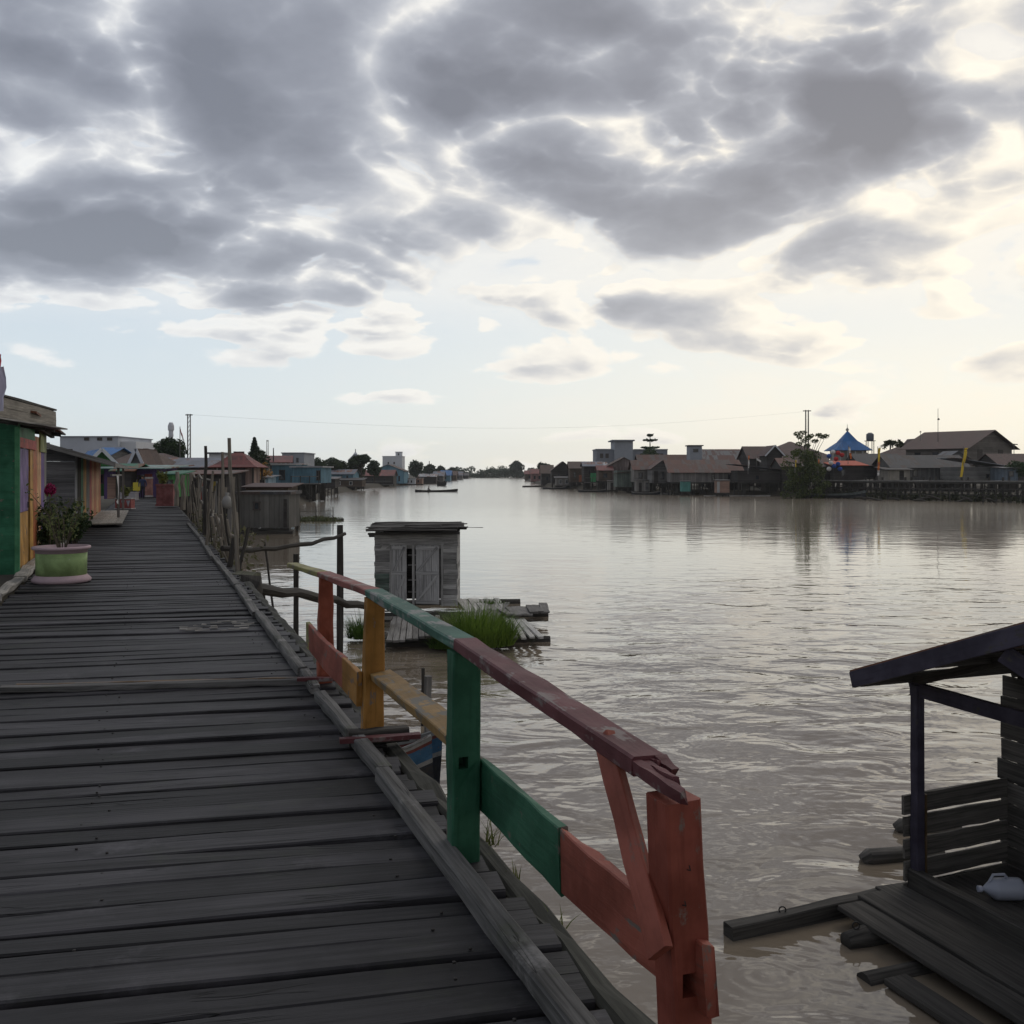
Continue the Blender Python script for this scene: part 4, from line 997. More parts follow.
def person(label, feet, h, face, mats, pose):
    """pose: joint -> (x right, y forward, z) in units of height; one skinned continuous surface"""
    names_ = list(pose); idx = {n: i for i, n in enumerate(names_)}
    edges = [('pelvis', 'waist'), ('waist', 'chest'), ('chest', 'neck'), ('neck', 'head'), ('head', 'crown'), ('chest', 'shl'), ('shl', 'ell'), ('ell', 'hal'), ('chest', 'shr'), ('shr', 'elr'), ('elr', 'har'), ('pelvis', 'hil'), ('hil', 'knl'), ('knl', 'anl'), ('anl', 'tol'), ('pelvis', 'hir'), ('hir', 'knr'), ('knr', 'anr'), ('anr', 'tor')]
    rad = dict(pelvis=.085, waist=.075, chest=.09, neck=.035, head=.058, crown=.045, shl=.042, shr=.042, ell=.028, elr=.028, hal=.02, har=.02, hil=.058, hir=.058, knl=.038, knr=.038, anl=.026, anr=.026, tol=.022, tor=.022)
    me = bpy.data.meshes.new('person'); me.from_pydata([tuple(V(pose[n]) * h) for n in names_], [(idx[a], idx[b]) for a, b in edges if a in idx and b in idx], [])
    o = bpy.data.objects.new('person', me); COL.objects.link(o)
    sk = o.modifiers.new('skin', 'SKIN'); ss = o.modifiers.new('sub', 'SUBSURF'); ss.levels = 1
    for n in names_: me.skin_vertices[0].data[idx[n]].radius = (rad[n] * h * (1 if n not in ('pelvis', 'waist', 'chest') else 1.1), rad[n] * h * (.8 if n in ('pelvis', 'waist', 'chest') else 1))
    me.skin_vertices[0].data[idx['pelvis']].use_root = True
    bpy.context.view_layer.update(); dg = bpy.context.evaluated_depsgraph_get()
    m2 = bpy.data.meshes.new_from_object(o.evaluated_get(dg)); o.modifiers.clear(); o.data = m2
    for m in mats: m2.materials.append(m)
    zp, zn = pose['pelvis'][2] * h + .02, (pose['neck'][2]) * h
    for f in m2.polygons:
        f.use_smooth = True; z = f.center.z; f.material_index = 0 if z < zp else (1 if z < zn else 2)
    o.location = feet; o.rotation_euler = (0, 0, face)
    tag(o, label, 'person')
    hm = MB(); hm.smooth = True; c = V(pose['head']) * h + V((0, 0, .03 * h))
    hm.lathe(c + V((0, 0, -.01 * h)), [(.062 * h, 0), (.064 * h, .03 * h), (.05 * h, .06 * h), (.02 * h, .075 * h)], 12)
    ho = hm.build('hair', plain('hair_black', (.01, .009, .009), .6), None); ho.parent = o; ho.location = c + V((0, -.008 * h, -.01 * h))
    for k in ('label', 'category'):
        if k in ho: del ho[k]
    return o
STAND = dict(pelvis=(0, 0, .52), waist=(0, 0, .61), chest=(0, 0, .72), neck=(0, .005, .84), head=(0, .015, .91), crown=(0, .01, .96), shl=(-.11, 0, .79), ell=(-.145, -.02, .62), hal=(-.14, .05, .48), shr=(.11, 0, .79), elr=(.145, .03, .62), har=(.13, .09, .49), hil=(-.055, 0, .48), knl=(-.06, .06, .27), anl=(-.06, .04, .04), tol=(-.06, .13, .02), hir=(.055, 0, .48), knr=(.06, -.01, .27), anr=(.06, -.1, .05), tor=(.06, -.02, .02))
SIT = dict(pelvis=(0, 0, .1), waist=(0, .02, .2), chest=(0, .05, .31), neck=(0, .08, .43), head=(0, .10, .50), crown=(0, .1, .55), shl=(-.11, .05, .38), ell=(-.15, .12, .24), hal=(-.08, .26, .2), shr=(.11, .05, .38), elr=(.15, .12, .24), har=(.08, .26, .2), hil=(-.07, .03, .09), knl=(-.12, .22, .2), anl=(-.1, .36, .05), tol=(-.1, .44, .03), hir=(.07, .03, .09), knr=(.12, .22, .2), anr=(.1, .36, .05), tor=(.1, .44, .03))
skin = plain('skin_brown', (.20, .11, .07), .6, 8, .1)
person('small person in a blue top and dark trousers walking far down the boardwalk', WX(142.6, 60, 0), 1.42, 3.3, [plain('cloth_dark', (.02, .02, .03), .85), plain('cloth_blue', (.03, .04, .09), .85), skin], STAND)
# ------------------------------------------------------------------ banks
mud = plain('bank_earth', (.055, .047, .034), .95, .4, .5)
def bank(name, pts, mat):
    """low ground behind the stilt houses: front edge polyline then far away"""
    mb = MB(); vs = []; fs = []; us = []
    for (x, y, bx, by) in pts: vs += [V((x, y, WZ - .5)), V((x + bx * 2.5, y + by * 2.5, WZ + .8)), V((x + bx * 40, y + by * 40, WZ + 1.1)), V((x + bx * 500, y + by * 60, WZ + 1.2))]
    for i in range(len(pts) - 1):
        for k in range(3): a = i * 4 + k; fs.append((a, a + 1, a + 5, a + 4)); us.append(((0, 0), (1, 0), (1, 1), (0, 1)))
    mb.add(vs, fs, us); return mb.build(name, mat, kind='structure')
def rbx(px, Y): return ((px - 512) / 1000 * Y, Y)
bank('ground', [rbx(px, Y + 2.2) + (.55, .85) for px, Y in ((1330, 96), (1100, 112), (1024, 121), (870, 140), (790, 149), (720, 155), (671, 162), (640, 172), (606, 187), (580, 206), (556, 226), (541, 262), (532, 330), (525, 420), (521, 640))], mud)
bank('ground', [(x, y, -1, .25) for x, y in ((-17.5, 64), (-20, 84), (-23.2, 104), (-24, 126), (-27.5, 152), (-31, 203), (-31.5, 258), (-27, 300), (-26, 400), (-26, 560), (-25, 640))], mud)
nb = [DK(s_, -3.5) for s_ in (4.5, 11, 18, 26, 36, 48, 62)]
mb = MB(); vs = []; fs = []; us = []
for p in nb:
    for k, z in ((0, WZ - .3), (.8, -1.0), (3, -.75), (60, -.6)): vs.append(V((p.x, p.y, z)) - PV * k)
for i in range(len(nb) - 1):
    for k in range(3): a = i * 4 + k; fs.append((a, a + 1, a + 5, a + 4)); us.append(((0, 0), (1, 0), (1, 1), (0, 1)))
mb.add(vs, fs, us); mb.build('ground', mud, kind='structure')
mb = MB(); mb.add([(-420, 640, WZ - .3), (420, 640, WZ - .3), (900, 1100, WZ + 1.5), (-900, 1100, WZ + 1.5)], [(0, 1, 2, 3)], [((0, 0), (1, 0), (1, 1), (0, 1))])
mb.build('ground', mud, kind='structure')

# ------------------------------------------------------------------ palette for buildings
b_grey = boards('b_grey', (.15, .145, .14)); b_greyv = boards('b_greyv', (.16, .155, .15), vert=True); b_brown = boards('b_brown', (.105, .08, .062)); b_dark = boards('b_dark', (.055, .05, .047)); b_pale = boards('b_pale', (.24, .225, .205), vert=True); b_blue = boards('b_blue', (.16, .30, .38), vert=True, var=.2); b_green = boards('b_green', (.06, .15, .10), vert=True); b_teal = boards('b_teal', (.10, .27, .24), vert=True, var=.2); b_peach = boards('b_peach', (.34, .22, .17), var=.2); b_red = boards('b_red', (.24, .06, .05), vert=True); b_cream = boards('b_cream', (.36, .33, .28), vert=True, var=.2); b_yel = boards('b_yel', (.36, .27, .06), vert=True, var=.25); b_purple = boards('b_purple', (.11, .07, .18), vert=True); b_greenp = boards('b_greenp', (.07, .22, .07), vert=True)
r_rust = sheetmetal('r_rust', (.11, .085, .078), rust=(.095, .038, .027), amount=.75); r_rust2 = sheetmetal('r_rust2', (.17, .17, .175), rust=(.085, .034, .026), amount=.6); r_brown = sheetmetal('r_brown', (.085, .047, .035), rust=(.05, .028, .022), amount=.4); r_dark = sheetmetal('r_dark', (.06, .06, .064), rust=(.05, .035, .03), amount=.3); r_grey = sheetmetal('r_grey', (.13, .135, .15), rust=(.07, .045, .035), amount=.3); r_slate = sheetmetal('r_slate', (.15, .165, .20), amount=.12); r_blue = sheetmetal('r_blue', (.035, .15, .38), rust=(.05, .10, .2), amount=.2); r_red = sheetmetal('r_red', (.20, .055, .05), rust=(.10, .04, .038), amount=.35); r_pale = sheetmetal('r_pale', (.36, .37, .39), amount=.15); r_green = sheetmetal('r_green', (.04, .17, .11), amount=.2); r_redbr = sheetmetal('r_redbr', (.075, .033, .029), rust=(.05, .026, .022), amount=.4)
plas = plain('plaster_grey', (.27, .285, .31), .9, 1.2, .3); plasw = plain('plaster_white', (.52, .53, .55), .9, 1.2, .22); plasd = plain('plaster_dark', (.20, .21, .235), .9, .8, .3)  # plasd is a darker grey plaster
glass = plain('pane_dark', (.02, .024, .03), .15, 3, .2, spec=.5); framew = plain('frame_pale', (.36, .36, .35), .7, 4, .2); framed = plain('frame_dark', (.06, .05, .045), .8, 4, .3)

def house(label, x0, x1, yf, ye, Y, depth, wall, roof, rtype='side', yr=None, wins=(), doors=(), stilts=True, yaw=0, group=None, cat='house', over=.35, name='stilt_house', z1=None, frame=framed, trim=None, porch=None, nst=None):
    """box(x0..x1 in view at distance Y), floor at yf, eaves at ye, ridge at yr; wins/doors: (fx, fz, w, h) as fractions of the front"""
    c = W((x0 + x1) / 2, yf, Y); wd_ = (x1 - x0) / 1000 * Y; zf = c.z; H_ = (yf - ye) / 1000 * Y; hr = 0 if yr is None else (ye - yr) / 1000 * Y
    root = thing(name, label, cat, V((c.x, Y, zf)), group)
    M = Matrix.Translation(V((c.x, Y, zf))) @ Matrix.Rotation(yaw, 4, 'Z')
    hw = wd_ / 2
    mb = MB(M); mb.box((0, depth / 2, H_ / 2), (wd_, depth, H_))
    if rtype == 'front': 
        for y in (0.0, depth): mb.poly([(-hw, y, H_), (hw, y, H_), (0, y, H_ + hr)] if y == 0 else [(hw, y, H_), (-hw, y, H_), (0, y, H_ + hr)], .05)
    if rtype == 'side':
        for sx in (-1, 1): mb.poly([(sx * hw, 0, H_), (sx * hw, depth, H_), (sx * hw, depth / 2, H_ + hr)] if sx > 0 else [(sx * hw, depth, H_), (sx * hw, 0, H_), (sx * hw, depth / 2, H_ + hr)], .05)
    mb.build('wall', wall, root)
    o = over; rm = MB(M); th = .06
    if rtype == 'side':
        k = hr / (depth / 2); e = H_ - o * k
        rm.poly([(-hw - o, -o, e + .05), (hw + o, -o, e + .05), (hw + o, depth / 2, H_ + hr + .05), (-hw - o, depth / 2, H_ + hr + .05)], th, uaxis=(1, 0, 0))
        rm.poly([(hw + o, depth + o, e + .05), (-hw - o, depth + o, e + .05), (-hw - o, depth / 2, H_ + hr + .05), (hw + o, depth / 2, H_ + hr + .05)], th, uaxis=(-1, 0, 0))
    elif rtype == 'front':
        k = hr / hw; e = H_ - o * k
        rm.poly([(-hw - o, depth + o, e + .05), (-hw - o, -o, e + .05), (0, -o, H_ + hr + .05), (0, depth + o, H_ + hr + .05)], th, uaxis=(0, -1, 0))
        rm.poly([(hw + o, -o, e + .05), (hw + o, depth + o, e + .05), (0, depth + o, H_ + hr + .05), (0, -o, H_ + hr + .05)], th, uaxis=(0, 1, 0))
    elif rtype == 'hip':
        rl = max(.2, hw - depth / 2 * .9); e = H_ - .05; z = H_ + hr
        A_, B_, C_, D_ = (-hw - o, -o, e), (hw + o, -o, e), (hw + o, depth + o, e), (-hw - o, depth + o, e); P_, Q_ = (-rl, depth / 2, z), (rl, depth / 2, z)
        rm.poly([A_, B_, Q_, P_], th, uaxis=(1, 0, 0)); rm.poly([C_, D_, P_, Q_], th, uaxis=(-1, 0, 0)); rm.poly([B_, C_, Q_], th, uaxis=(0, 1, 0)); rm.poly([D_, A_, P_], th, uaxis=(0, -1, 0))
    elif rtype == 'shed':
        k = hr / depth
        rm.poly([(-hw - o, -o, H_ - o * k + .04), (hw + o, -o, H_ - o * k + .04), (hw + o, depth + o, H_ + hr + .04), (-hw - o, depth + o, H_ + hr + .04)], th, uaxis=(1, 0, 0))
    elif rtype == 'shedx':       # falls across, high on the left when hr > 0
        rm.poly([(-hw - o, -o, H_ + hr), (hw + o, -o, H_), (hw + o, depth + o, H_), (-hw - o, depth + o, H_ + hr)], th, uaxis=(0, 1, 0))
    elif rtype == 'flat':
        rm.box((0, depth / 2, H_ + .09), (wd_ + o, depth + o, .18))
    r = rm.build('roof', roof, root)
    if trim:
        tb = MB(M)
        if rtype == 'front':
            k = hr / hw
            for sx in (-1, 1): tb.bar((sx * (hw + o), -o - .03, H_ - o * k), (0, -o - .03, H_ + hr + .02), .05, .22)
        else: tb.bar((-hw - o, -o - .04, H_ + .02), (hw + o, -o - .04, H_ + .02), .05, .2)
        tb.build('bargeboard', trim, root)
    for (fx, fz, ww, hh) in wins:
        x = -hw + fx * wd_; z = fz * H_; fw = ww * wd_; fh = hh * H_
        m = MB(M)
        for (bx, bz, sx, sz) in ((0, fh / 2, fw + .16, .08), (0, -fh / 2, fw + .16, .08), (-fw / 2, 0, .08, fh - .08), (fw / 2, 0, .08, fh - .08)): m.box((x + bx, -.03, z + bz), (sx, .07, sz))
        f = m.build('window', frame, root); MB(M).box((x, -.012, z), (fw - .07, .02, fh - .07)).build('pane', glass, f)
    for (fx, ww, hh, m_) in doors:
        x = -hw + fx * wd_
        dd_ = MB(M).box((x, -.03, hh * H_ / 2 + .02), (ww * wd_, .06, hh * H_)).build('door', m_, root)
    if stilts:
        n = nst or max(3, int(wd_ / 1.6)); zb = WZ - .6 - zf
        for k in range(n):
            x = -hw + .1 + (wd_ - .2) * k / (n - 1)
            for y in (.15, min(depth, 3) - .2):
                MB(M).bar((x + R.uniform(-.08, .08), y, zb), (x, y, 0), .13, .13).build('stilt', darkwood, root)
        MB(M).bar((-hw, .1, -.12), (hw, .1, -.12), .12, .2).build('floor_beam', darkwood, root)
        sk = MB(M); x = -hw; dep = -(WZ - zf)
        while x < hw - .1:
            w_ = R.uniform(.25, .9)
            if R.random() < .62:
                y = R.uniform(.3, 1.2); zz = -dep * R.uniform(.45, 1.0); sk.bar((x + w_ / 2, y, zz), (x + w_ / 2 + R.uniform(-.1, .1), y, -.1), min(w_, hw * .5), .05, up=(0, 1, 0))
            if R.random() < .4: sk.bar((x, .05, -dep * R.uniform(.2, .9)), (min(hw, x + R.uniform(1, 2.4)), .05, -dep * R.uniform(.1, 1)), .09, .09)
            x += w_
        if sk.v: sk.build('underfloor_boards', darkwood, root, kind='stuff')
    if porch:
        pm = MB(M); pm.box((0, -porch / 2, -.06), (wd_ * .98, porch, .12)); pm.build('porch_floor', greywood, root)
        for k in range(4):
            x = -hw * .95 + wd_ * .95 * k / 3; MB(M).bar((x, -porch + .1, zf * 0 + (WZ - .6 - zf)), (x, -porch + .1, .9), .1, .1).build('porch_post', darkwood, root)
        MB(M).bar((-hw * .95, -porch + .1, .85), (hw * .95, -porch + .1, .85), .06, .08).build('porch_rail', greywood, root)
    return root

gnd = lambda Y: EYE * 1000 / Y
# ------------------------------------------------------------------ right bank, near to far
RB = 'stilt houses on the right bank'
house('tall two storey house under a long dark red gable roof near the right edge', 902.5, 968.7, 468, 447, 176.6, 14.5, boards('b_plast', (.15, .135, .12), gap=.4), r_redbr, 'side', 430.4, [(.2, .6, .1, .3), (.5, .6, .1, .3), (.8, .6, .1, .3)], stilts=True, group=RB, over=1.0, yaw=-.96, name='house')
for f_ in (.28, .74):
    c_ = V((935.6 - 512, 0, 0)) * .1766 + V((0, 176.6, 0)); x_ = V((.574, -.819, 0)); y_ = V((.819, .574, 0)); hh_ = [o for o in COL.objects if o.name == 'house'][-1]
    p_ = c_ + x_ * 5.87 + y_ * (14.5 * f_) + V((0, 0, W(0, 454, 176.6).z)); MB().box(p_, (.08, 1.5, 1.5), -.96).build('window', framed, hh_)
house('dark red gabled wing at the left end of the tall two storey house', 917, 934, 468, 447.5, 190, 8, b_brown, r_redbr, 'front', 438, [(.5, .7, .1, .25)], group=RB, over=.8, name='house')
house('low grey plank house with a wide dark roof behind the long pier', 893, 967, 480.3, 466.5, 150, 8, b_greyv, r_dark, 'side', 455, [(.30, .5, .055, .45), (.94, .4, .04, .3)], [(.06, .06, .8, b_dark)], group=RB, trim=None, over=.6)
house('long dark roof reaching left behind the yellow banner', 861, 905, 478, 465, 157, 8, b_dark, r_dark, 'side', 453.5, [(.4, .4, .1, .4)], group=RB)
house('small pale shed with a porch on the pier beside the low grey plank house', 888, 910, 480.2, 469.5, 147, 4, b_cream, r_dark, 'shed', 467, (), [(.62, .2, .85, b_dark)], group=RB, over=.5)
house('grey plank house with a pale patched lean-to roof at the right end of the pier', 958, 1012, 480, 467, 143, 6, boards('b_greyh', (.17, .165, .155)), r_pale, 'shedx', 457.5, [(.55, .3, .06, .3)], group=RB, over=.4)
house('small gable of pale tin peeping above the low grey plank house', 945, 970, 468, 459, 160, 5, b_grey, r_grey, 'front', 451, group=RB)
house('dark red tin roofed house cut off by the right edge of the picture', 1000, 1062, 480, 464.5, 150, 8, b_dark, r_redbr, 'side', 453.5, [(.2, .5, .08, .4)], group=RB)
house('blue grey little shed between the lean-to house and the right edge', 1004, 1018, 481, 468, 139, 4, boards('b_slate', (.13, .16, .19), vert=True), r_grey, 'shed', 466.5, [(.5, .55, .3, .35)], group=RB)
house('brown hip roofed house behind the mosque on the right bank', 884, 930, 474, 458, 185, 9, b_brown, r_redbr, 'hip', 446.5, group=RB, name='house')
# the mosque
mq = thing('mosque', 'small mosque with a two tier pointed blue roof on the right bank', 'mosque', W(848, 478, 168))
def pyramid(cx, Y, yb, yt, half_px, m, name, top=0.02, flat=None):
    c = W(cx, yb, Y); h_ = (yb - yt) / 1000 * Y; r_ = half_px / 1000 * Y; mb = MB()
    b = [V((c.x - r_, Y - r_, c.z)), V((c.x + r_, Y - r_, c.z)), V((c.x + r_, Y + r_, c.z)), V((c.x - r_, Y + r_, c.z))]
    t_ = [V((c.x + (p.x - c.x) * top, Y + (p.y - Y) * top, c.z + h_)) for p in b]
    for i in range(4): j = (i + 1) % 4; mb.poly([b[i], b[j], t_[j], t_[i]], .08, uaxis=b[j] - b[i])
    return mb.build(name, m, mq)
c = W(848, 478, 168); MB().box(V((c.x, 168, (W(0, 478, 168).z + W(0, 450, 168).z) / 2)), (4.6, 4.6, 28 * .168)).build('wall', b_cream, mq)
pyramid(848, 168, 450.5, 441.5, 18.5, r_blue, 'lower_roof', .42); pyramid(847.5, 168, 441.8, 431, 8, r_blue, 'upper_roof', .04)
MB().lathe(W(847.3, 431.2, 168), [(.12, 0), (.3, .25), (.12, .5), (.05, .6), (.03, 1.2)], 10).build('finial', plain('finial', (.35, .33, .28), .4), mq)
for k in range(5): MB().bar(W(833 + k * 7.4, 478, 165.3), W(833 + k * 7.4, 450.6, 165.3), .18, .18).build('column', framew, mq)
house('house with a rusty brown pyramid roof just right of the mosque', 852, 866, 474, 455, 166, 5, b_brown, r_rust, 'hip', 443, group=RB, over=.5)
wt = thing('water_tower', 'steel water tank tower behind the mosque', 'water tower', W(870, 460, 190))
for dx_ in (-.55, .55):
    for dy_ in (-.5, .5): MB().bar(V((W(870, 0, 190).x + dx_, 190 + dy_, W(0, 470, 190).z)), V((W(870, 0, 190).x + dx_, 190 + dy_, W(0, 441, 190).z)), .1, .1).build('leg', iron, wt)
MB().lathe(W(870, 440.6, 190), [(.65, 0), (.7, .3), (.7, 1.2), (.3, 1.5)], 14).build('tank', plain('tank', (.10, .11, .13), .5), wt)
MB().box(W(870, 440.9, 190), (1.6, 1.5, .12)).build('platform', iron, wt)
# big hip roofed house and neighbours
house('large house with a spreading red brown hip roof and a small white gable', 772, 829, 474, 458, 172, 13, b_dark, r_redbr, 'hip', 440.5, [(.3, .5, .06, .4), (.7, .5, .06, .4)], group=RB, over=1.2, name='house')
house('small white gabled dormer house in front of the large red brown hip roof', 767, 782, 472, 453.5, 164, 5, b_dark, r_redbr, 'front', 445.5, group=RB, over=.4, trim=plasw)
house('dark red brown roof sloping behind the flagpole', 749, 776, 474, 458, 176, 8, b_dark, r_redbr, 'side', 446, group=RB)
house('low sagging shed with a grey tin awning by the water, left of the leafy bush', 738, 786, 482, 470.5, 154, 5, b_dark, r_grey, 'shedx', 464, [(.4, .4, .08, .4)], group=RB, over=.7)
house('dark open shed behind the leafy bush', 782, 832, 481, 466, 153, 6, b_dark, r_rust, 'side', 458, [(.2, .4, .1, .4), (.6, .5, .08, .4)], group=RB)
house('shed with an orange tarpaulin awning under the mosque', 834, 864, 480.5, 465, 151, 5, b_dark, plain('tarp_orange', (.40, .07, .03), .7, 4, .2), 'shed', 460.5, [(.3, .5, .12, .4)], group=RB, over=.6)
house('barn with a long rusty roof of light and dark striped sheets', 701, 757, 478, 464.5, 186, 11, b_dark, r_rust2, 'side', 448.8, group=RB, over=.8, name='barn', cat='barn')
house('narrow whitewashed stair tower with a flat cap beside the barn', 689.5, 702, 478, 446, 181, 3, plas, r_dark, 'flat', None, [(.5, .86, .35, .09)], stilts=False, group=RB, over=.5, name='stair_tower', cat='tower')
house('wide grey plank warehouse under a deep rusty roof, on stilts over the water', 671, 741, 482.2, 471.2, 160, 8, boards('b_whouse', (.22, .205, .195), vert=True, gap=.3), r_rust, 'side', 459.8, [(.60, .45, .03, .5), (.83, .5, .03, .4)], group=RB, over=.6, nst=13, name='warehouse', cat='warehouse')
house('turquoise outhouse box on stilts under the warehouse', 681.5, 690.5, 491.5, 481.4, 156, 1.4, b_teal, r_dark, 'shed', 480.9, (), [(.45, .5, .8, b_teal)], name='outhouse', cat='outhouse', over=.12, nst=3)
house('peach coloured outhouse box with a white door on stilts', 716.5, 729.5, 492.8, 480.5, 152, 1.6, b_peach, r_dark, 'shed', 479.8, (), [(.14, .2, .9, framew)], name='outhouse', cat='outhouse', over=.12, nst=3)
house('pale grey pair of outhouse boxes below the jumbled grey sheds', 636, 650.5, 491.5, 480.5, 169, 2, b_pale, r_dark, 'shed', 479.6, (), [(.3, .2, .8, b_dark), (.75, .2, .8, b_grey)], name='outhouse', cat='outhouse', over=.12, nst=3)
house('small grey outhouse box at the water under the brown gable', 608, 616, 490, 481, 186, 1.5, b_pale, r_dark, 'shed', 480.4, (), [(.5, .3, .8, b_dark)], name='outhouse', cat='outhouse', over=.12, nst=3)
house('jumbled grey shed with a steep dark doorway, left of the warehouse', 652, 672, 483, 468, 165, 6, b_grey, r_rust, 'front', 460.5, [(.5, .5, .2, .5)], [(.2, .2, .8, b_dark)], group=RB)
house('rusty roofed shed squeezed between two grey gables', 634, 656, 482, 469, 172, 6, b_pale, r_rust, 'side', 460, [(.3, .5, .15, .4), (.7, .5, .15, .4)], group=RB)
house('grey green gabled shed with planks at its waterside', 617, 640, 487, 470.5, 177, 6, boards('b_gg', (.14, .17, .145), vert=True), r_rust, 'shedx', 473, [(.7, .5, .1, .3)], group=RB)
house('tall brown gabled house below the concrete tower block', 606, 642, 482, 467, 192, 8, boards('b_bg', (.19, .15, .14), vert=True), r_brown, 'front', 457.5, [(.35, .5, .08, .4), (.65, .5, .08, .4)], group=RB)
house('small house with a pink red roof left of the brown gable', 598.5, 612, 481, 470, 190, 5, b_brown, r_red, 'side', 465.5, [(.5, .5, .3, .4)], group=RB)
house('dark house with one bright green wall panel', 584, 602, 482, 466, 203, 7, b_dark, r_slate, 'side', 461.5, [(.3, .6, .1, .3)], [(.52, .36, .55, boards('b_bgreen', (.10, .40, .17), vert=True, var=.15))], group=RB, porch=1.2)
house('dark brown gabled house at the bend of the right bank', 552, 574, 483, 470, 232, 8, b_dark, r_brown, 'front', 461.5, [(.3, .5, .12, .4), (.7, .5, .12, .4)], group=RB)
house('brown shed with an orange shutter between dark houses', 570, 586, 482, 468, 215, 7, b_brown, r_brown, 'side', 461.5, [(.3, .5, .12, .4)], [(.66, .2, .5, paint('sh_orange', (.4, .12, .05)))], group=RB)
house('low grey stilt cabin with pale window frames at the bend', 556, 574, 485.5, 478, 221, 4, b_pale, r_dark, 'shed', 476.5, [(.25, .5, .14, .5), (.6, .5, .14, .5)], group=RB, frame=framew)
house('dark far house standing farthest out on the right bank', 541.5, 553, 484, 473, 262, 8, b_dark, r_brown, 'side', 465, [(.5, .5, .2, .4)], group=RB)
house('far pinkish house with a red roof near the end of the right bank', 531, 543, 481.5, 473.5, 330, 8, boards('b_pink', (.26, .15, .14), vert=True), r_red, 'side', 469, [(.3, .5, .15, .4), (.7, .5, .15, .4)], group=RB)
house('tiny farthest house of the right bank beside the far trees', 525, 534, 480, 474, 420, 9, b_brown, r_red, 'side', 470.5, [(.5, .5, .2, .4)], group=RB)
# concrete block with its tower
cb = thing('concrete_building', 'large grey concrete block with a square flat capped tower rising from it', 'building', W(632, 470, 265))
def cbox(name, x0, x1, y0, y1, Y, dp, m):
    a, b = W(x0, y1, Y), W(x1, y0, Y); return MB().box(((a.x + b.x) / 2, Y + dp / 2, (a.z + b.z) / 2), (b.x - a.x, dp, b.z - a.z)).build(name, m, cb)
cbox('wing', 596.5, 667.5, 450, 476, 265, 12, plasd); cbox('tower', 614.5, 633, 441, 449.95, 264, 10, plas); cbox('tower_wall', 614.5, 633, 450, 476, 263.8, 1.1, plas); cbox('tower_cap', 612.2, 634.8, 439.7, 441, 263.2, 11.5, plasd); cbox('parapet', 596, 612, 448.8, 449.95, 264.7, 12, plas); cbox('parapet', 635, 668, 449, 449.95, 264.7, 12, plas)
for x in (600, 605.5, 640, 646, 653, 660):
    f = cbox('window', x, x + 3.2, 453.5, 458, 264.85, .1, framed); 
house('low house with a pale blue tin roof in front of the concrete block', 579, 607, 478, 467, 225, 7, b_dark, r_pale, 'side', 462, group=RB)
house('long rusty roof behind the jumbled sheds', 640, 690, 476, 466, 195, 8, b_dark, r_rust, 'side', 454.5, group=RB)

# pier along the right bank
pier = thing('pier', None, None, W(950, 481, 132), kind='structure')
P0, P1 = W(818, 480.6, 146), W(1062, 481.5, 117)
barobj('deck', greywood, P0, P1, 2.2, .14, pier, seg=20, jit=.02); barobj('edge_beam', darkwood, P0 + V((-.5, -1.05, -.2)), P1 + V((-.5, -1.05, -.2)), .12, .22, pier, seg=10, jit=.02)
dr = (P1 - P0); n_ = 40
for k in range(n_):
    c = P0 + dr * (k / (n_ - 1)); 
    for off in (V((-.4, -.95, 0)), V((.4, .9, 0))):
        MB().bar(V((c.x + off.x + R.uniform(-.15, .15), c.y + off.y, WZ - .7)), c + off + V((0, 0, .05 if R.random() < .6 else .5)), .17, .17).build('pile', darkwood, pier)
    if k % 3 == 0 and k < n_ - 1:
        c2 = P0 + dr * ((k + 1) / (n_ - 1)); MB().bar(V((c.x - .45, c.y - 1.1, WZ + .1)), c2 + V((-.45, -1.1, -.3)), .1, .1).build('brace', darkwood, pier)
for dz in (-1.0, -1.75): barobj('cross_beam', darkwood, P0 + V((-.45, -1.08, dz)), P1 + V((-.45, -1.08, dz)), .1, .16, pier, seg=8, jit=.04)
for k in range(9):
    a = W(870 + k * 15 + R.uniform(-6, 6), 495, 130 - k * 1.1); a.z = WZ + R.uniform(-.05, .3); b = a + V((R.uniform(-3, 3), R.uniform(-1, 1), R.uniform(-.15, .6)))
    MB().tube([a, (a + b) / 2 + V((0, 0, .1)), b], [.16, .14, .08], 7, jit=.1).build('driftwood', darkwood, None, 'dark driftwood log lodged in the water at the feet of the long pier', 'log', 'driftwood logs under the long pier')
mb = MB()
for k in range(900):
    f = R.random(); c = P0 + dr * f; mb.leaves(V((c.x + R.uniform(-1.5, .6), c.y + R.uniform(-1.6, 0), WZ + R.uniform(0, .5 + .6 * abs(math.sin(f * 14))))), (.5, .4, .3), 3, .22)
mb.build('bank_weeds', leaf('weed_dark', (.02, .025, .012), (.05, .055, .025)), None, kind='stuff')

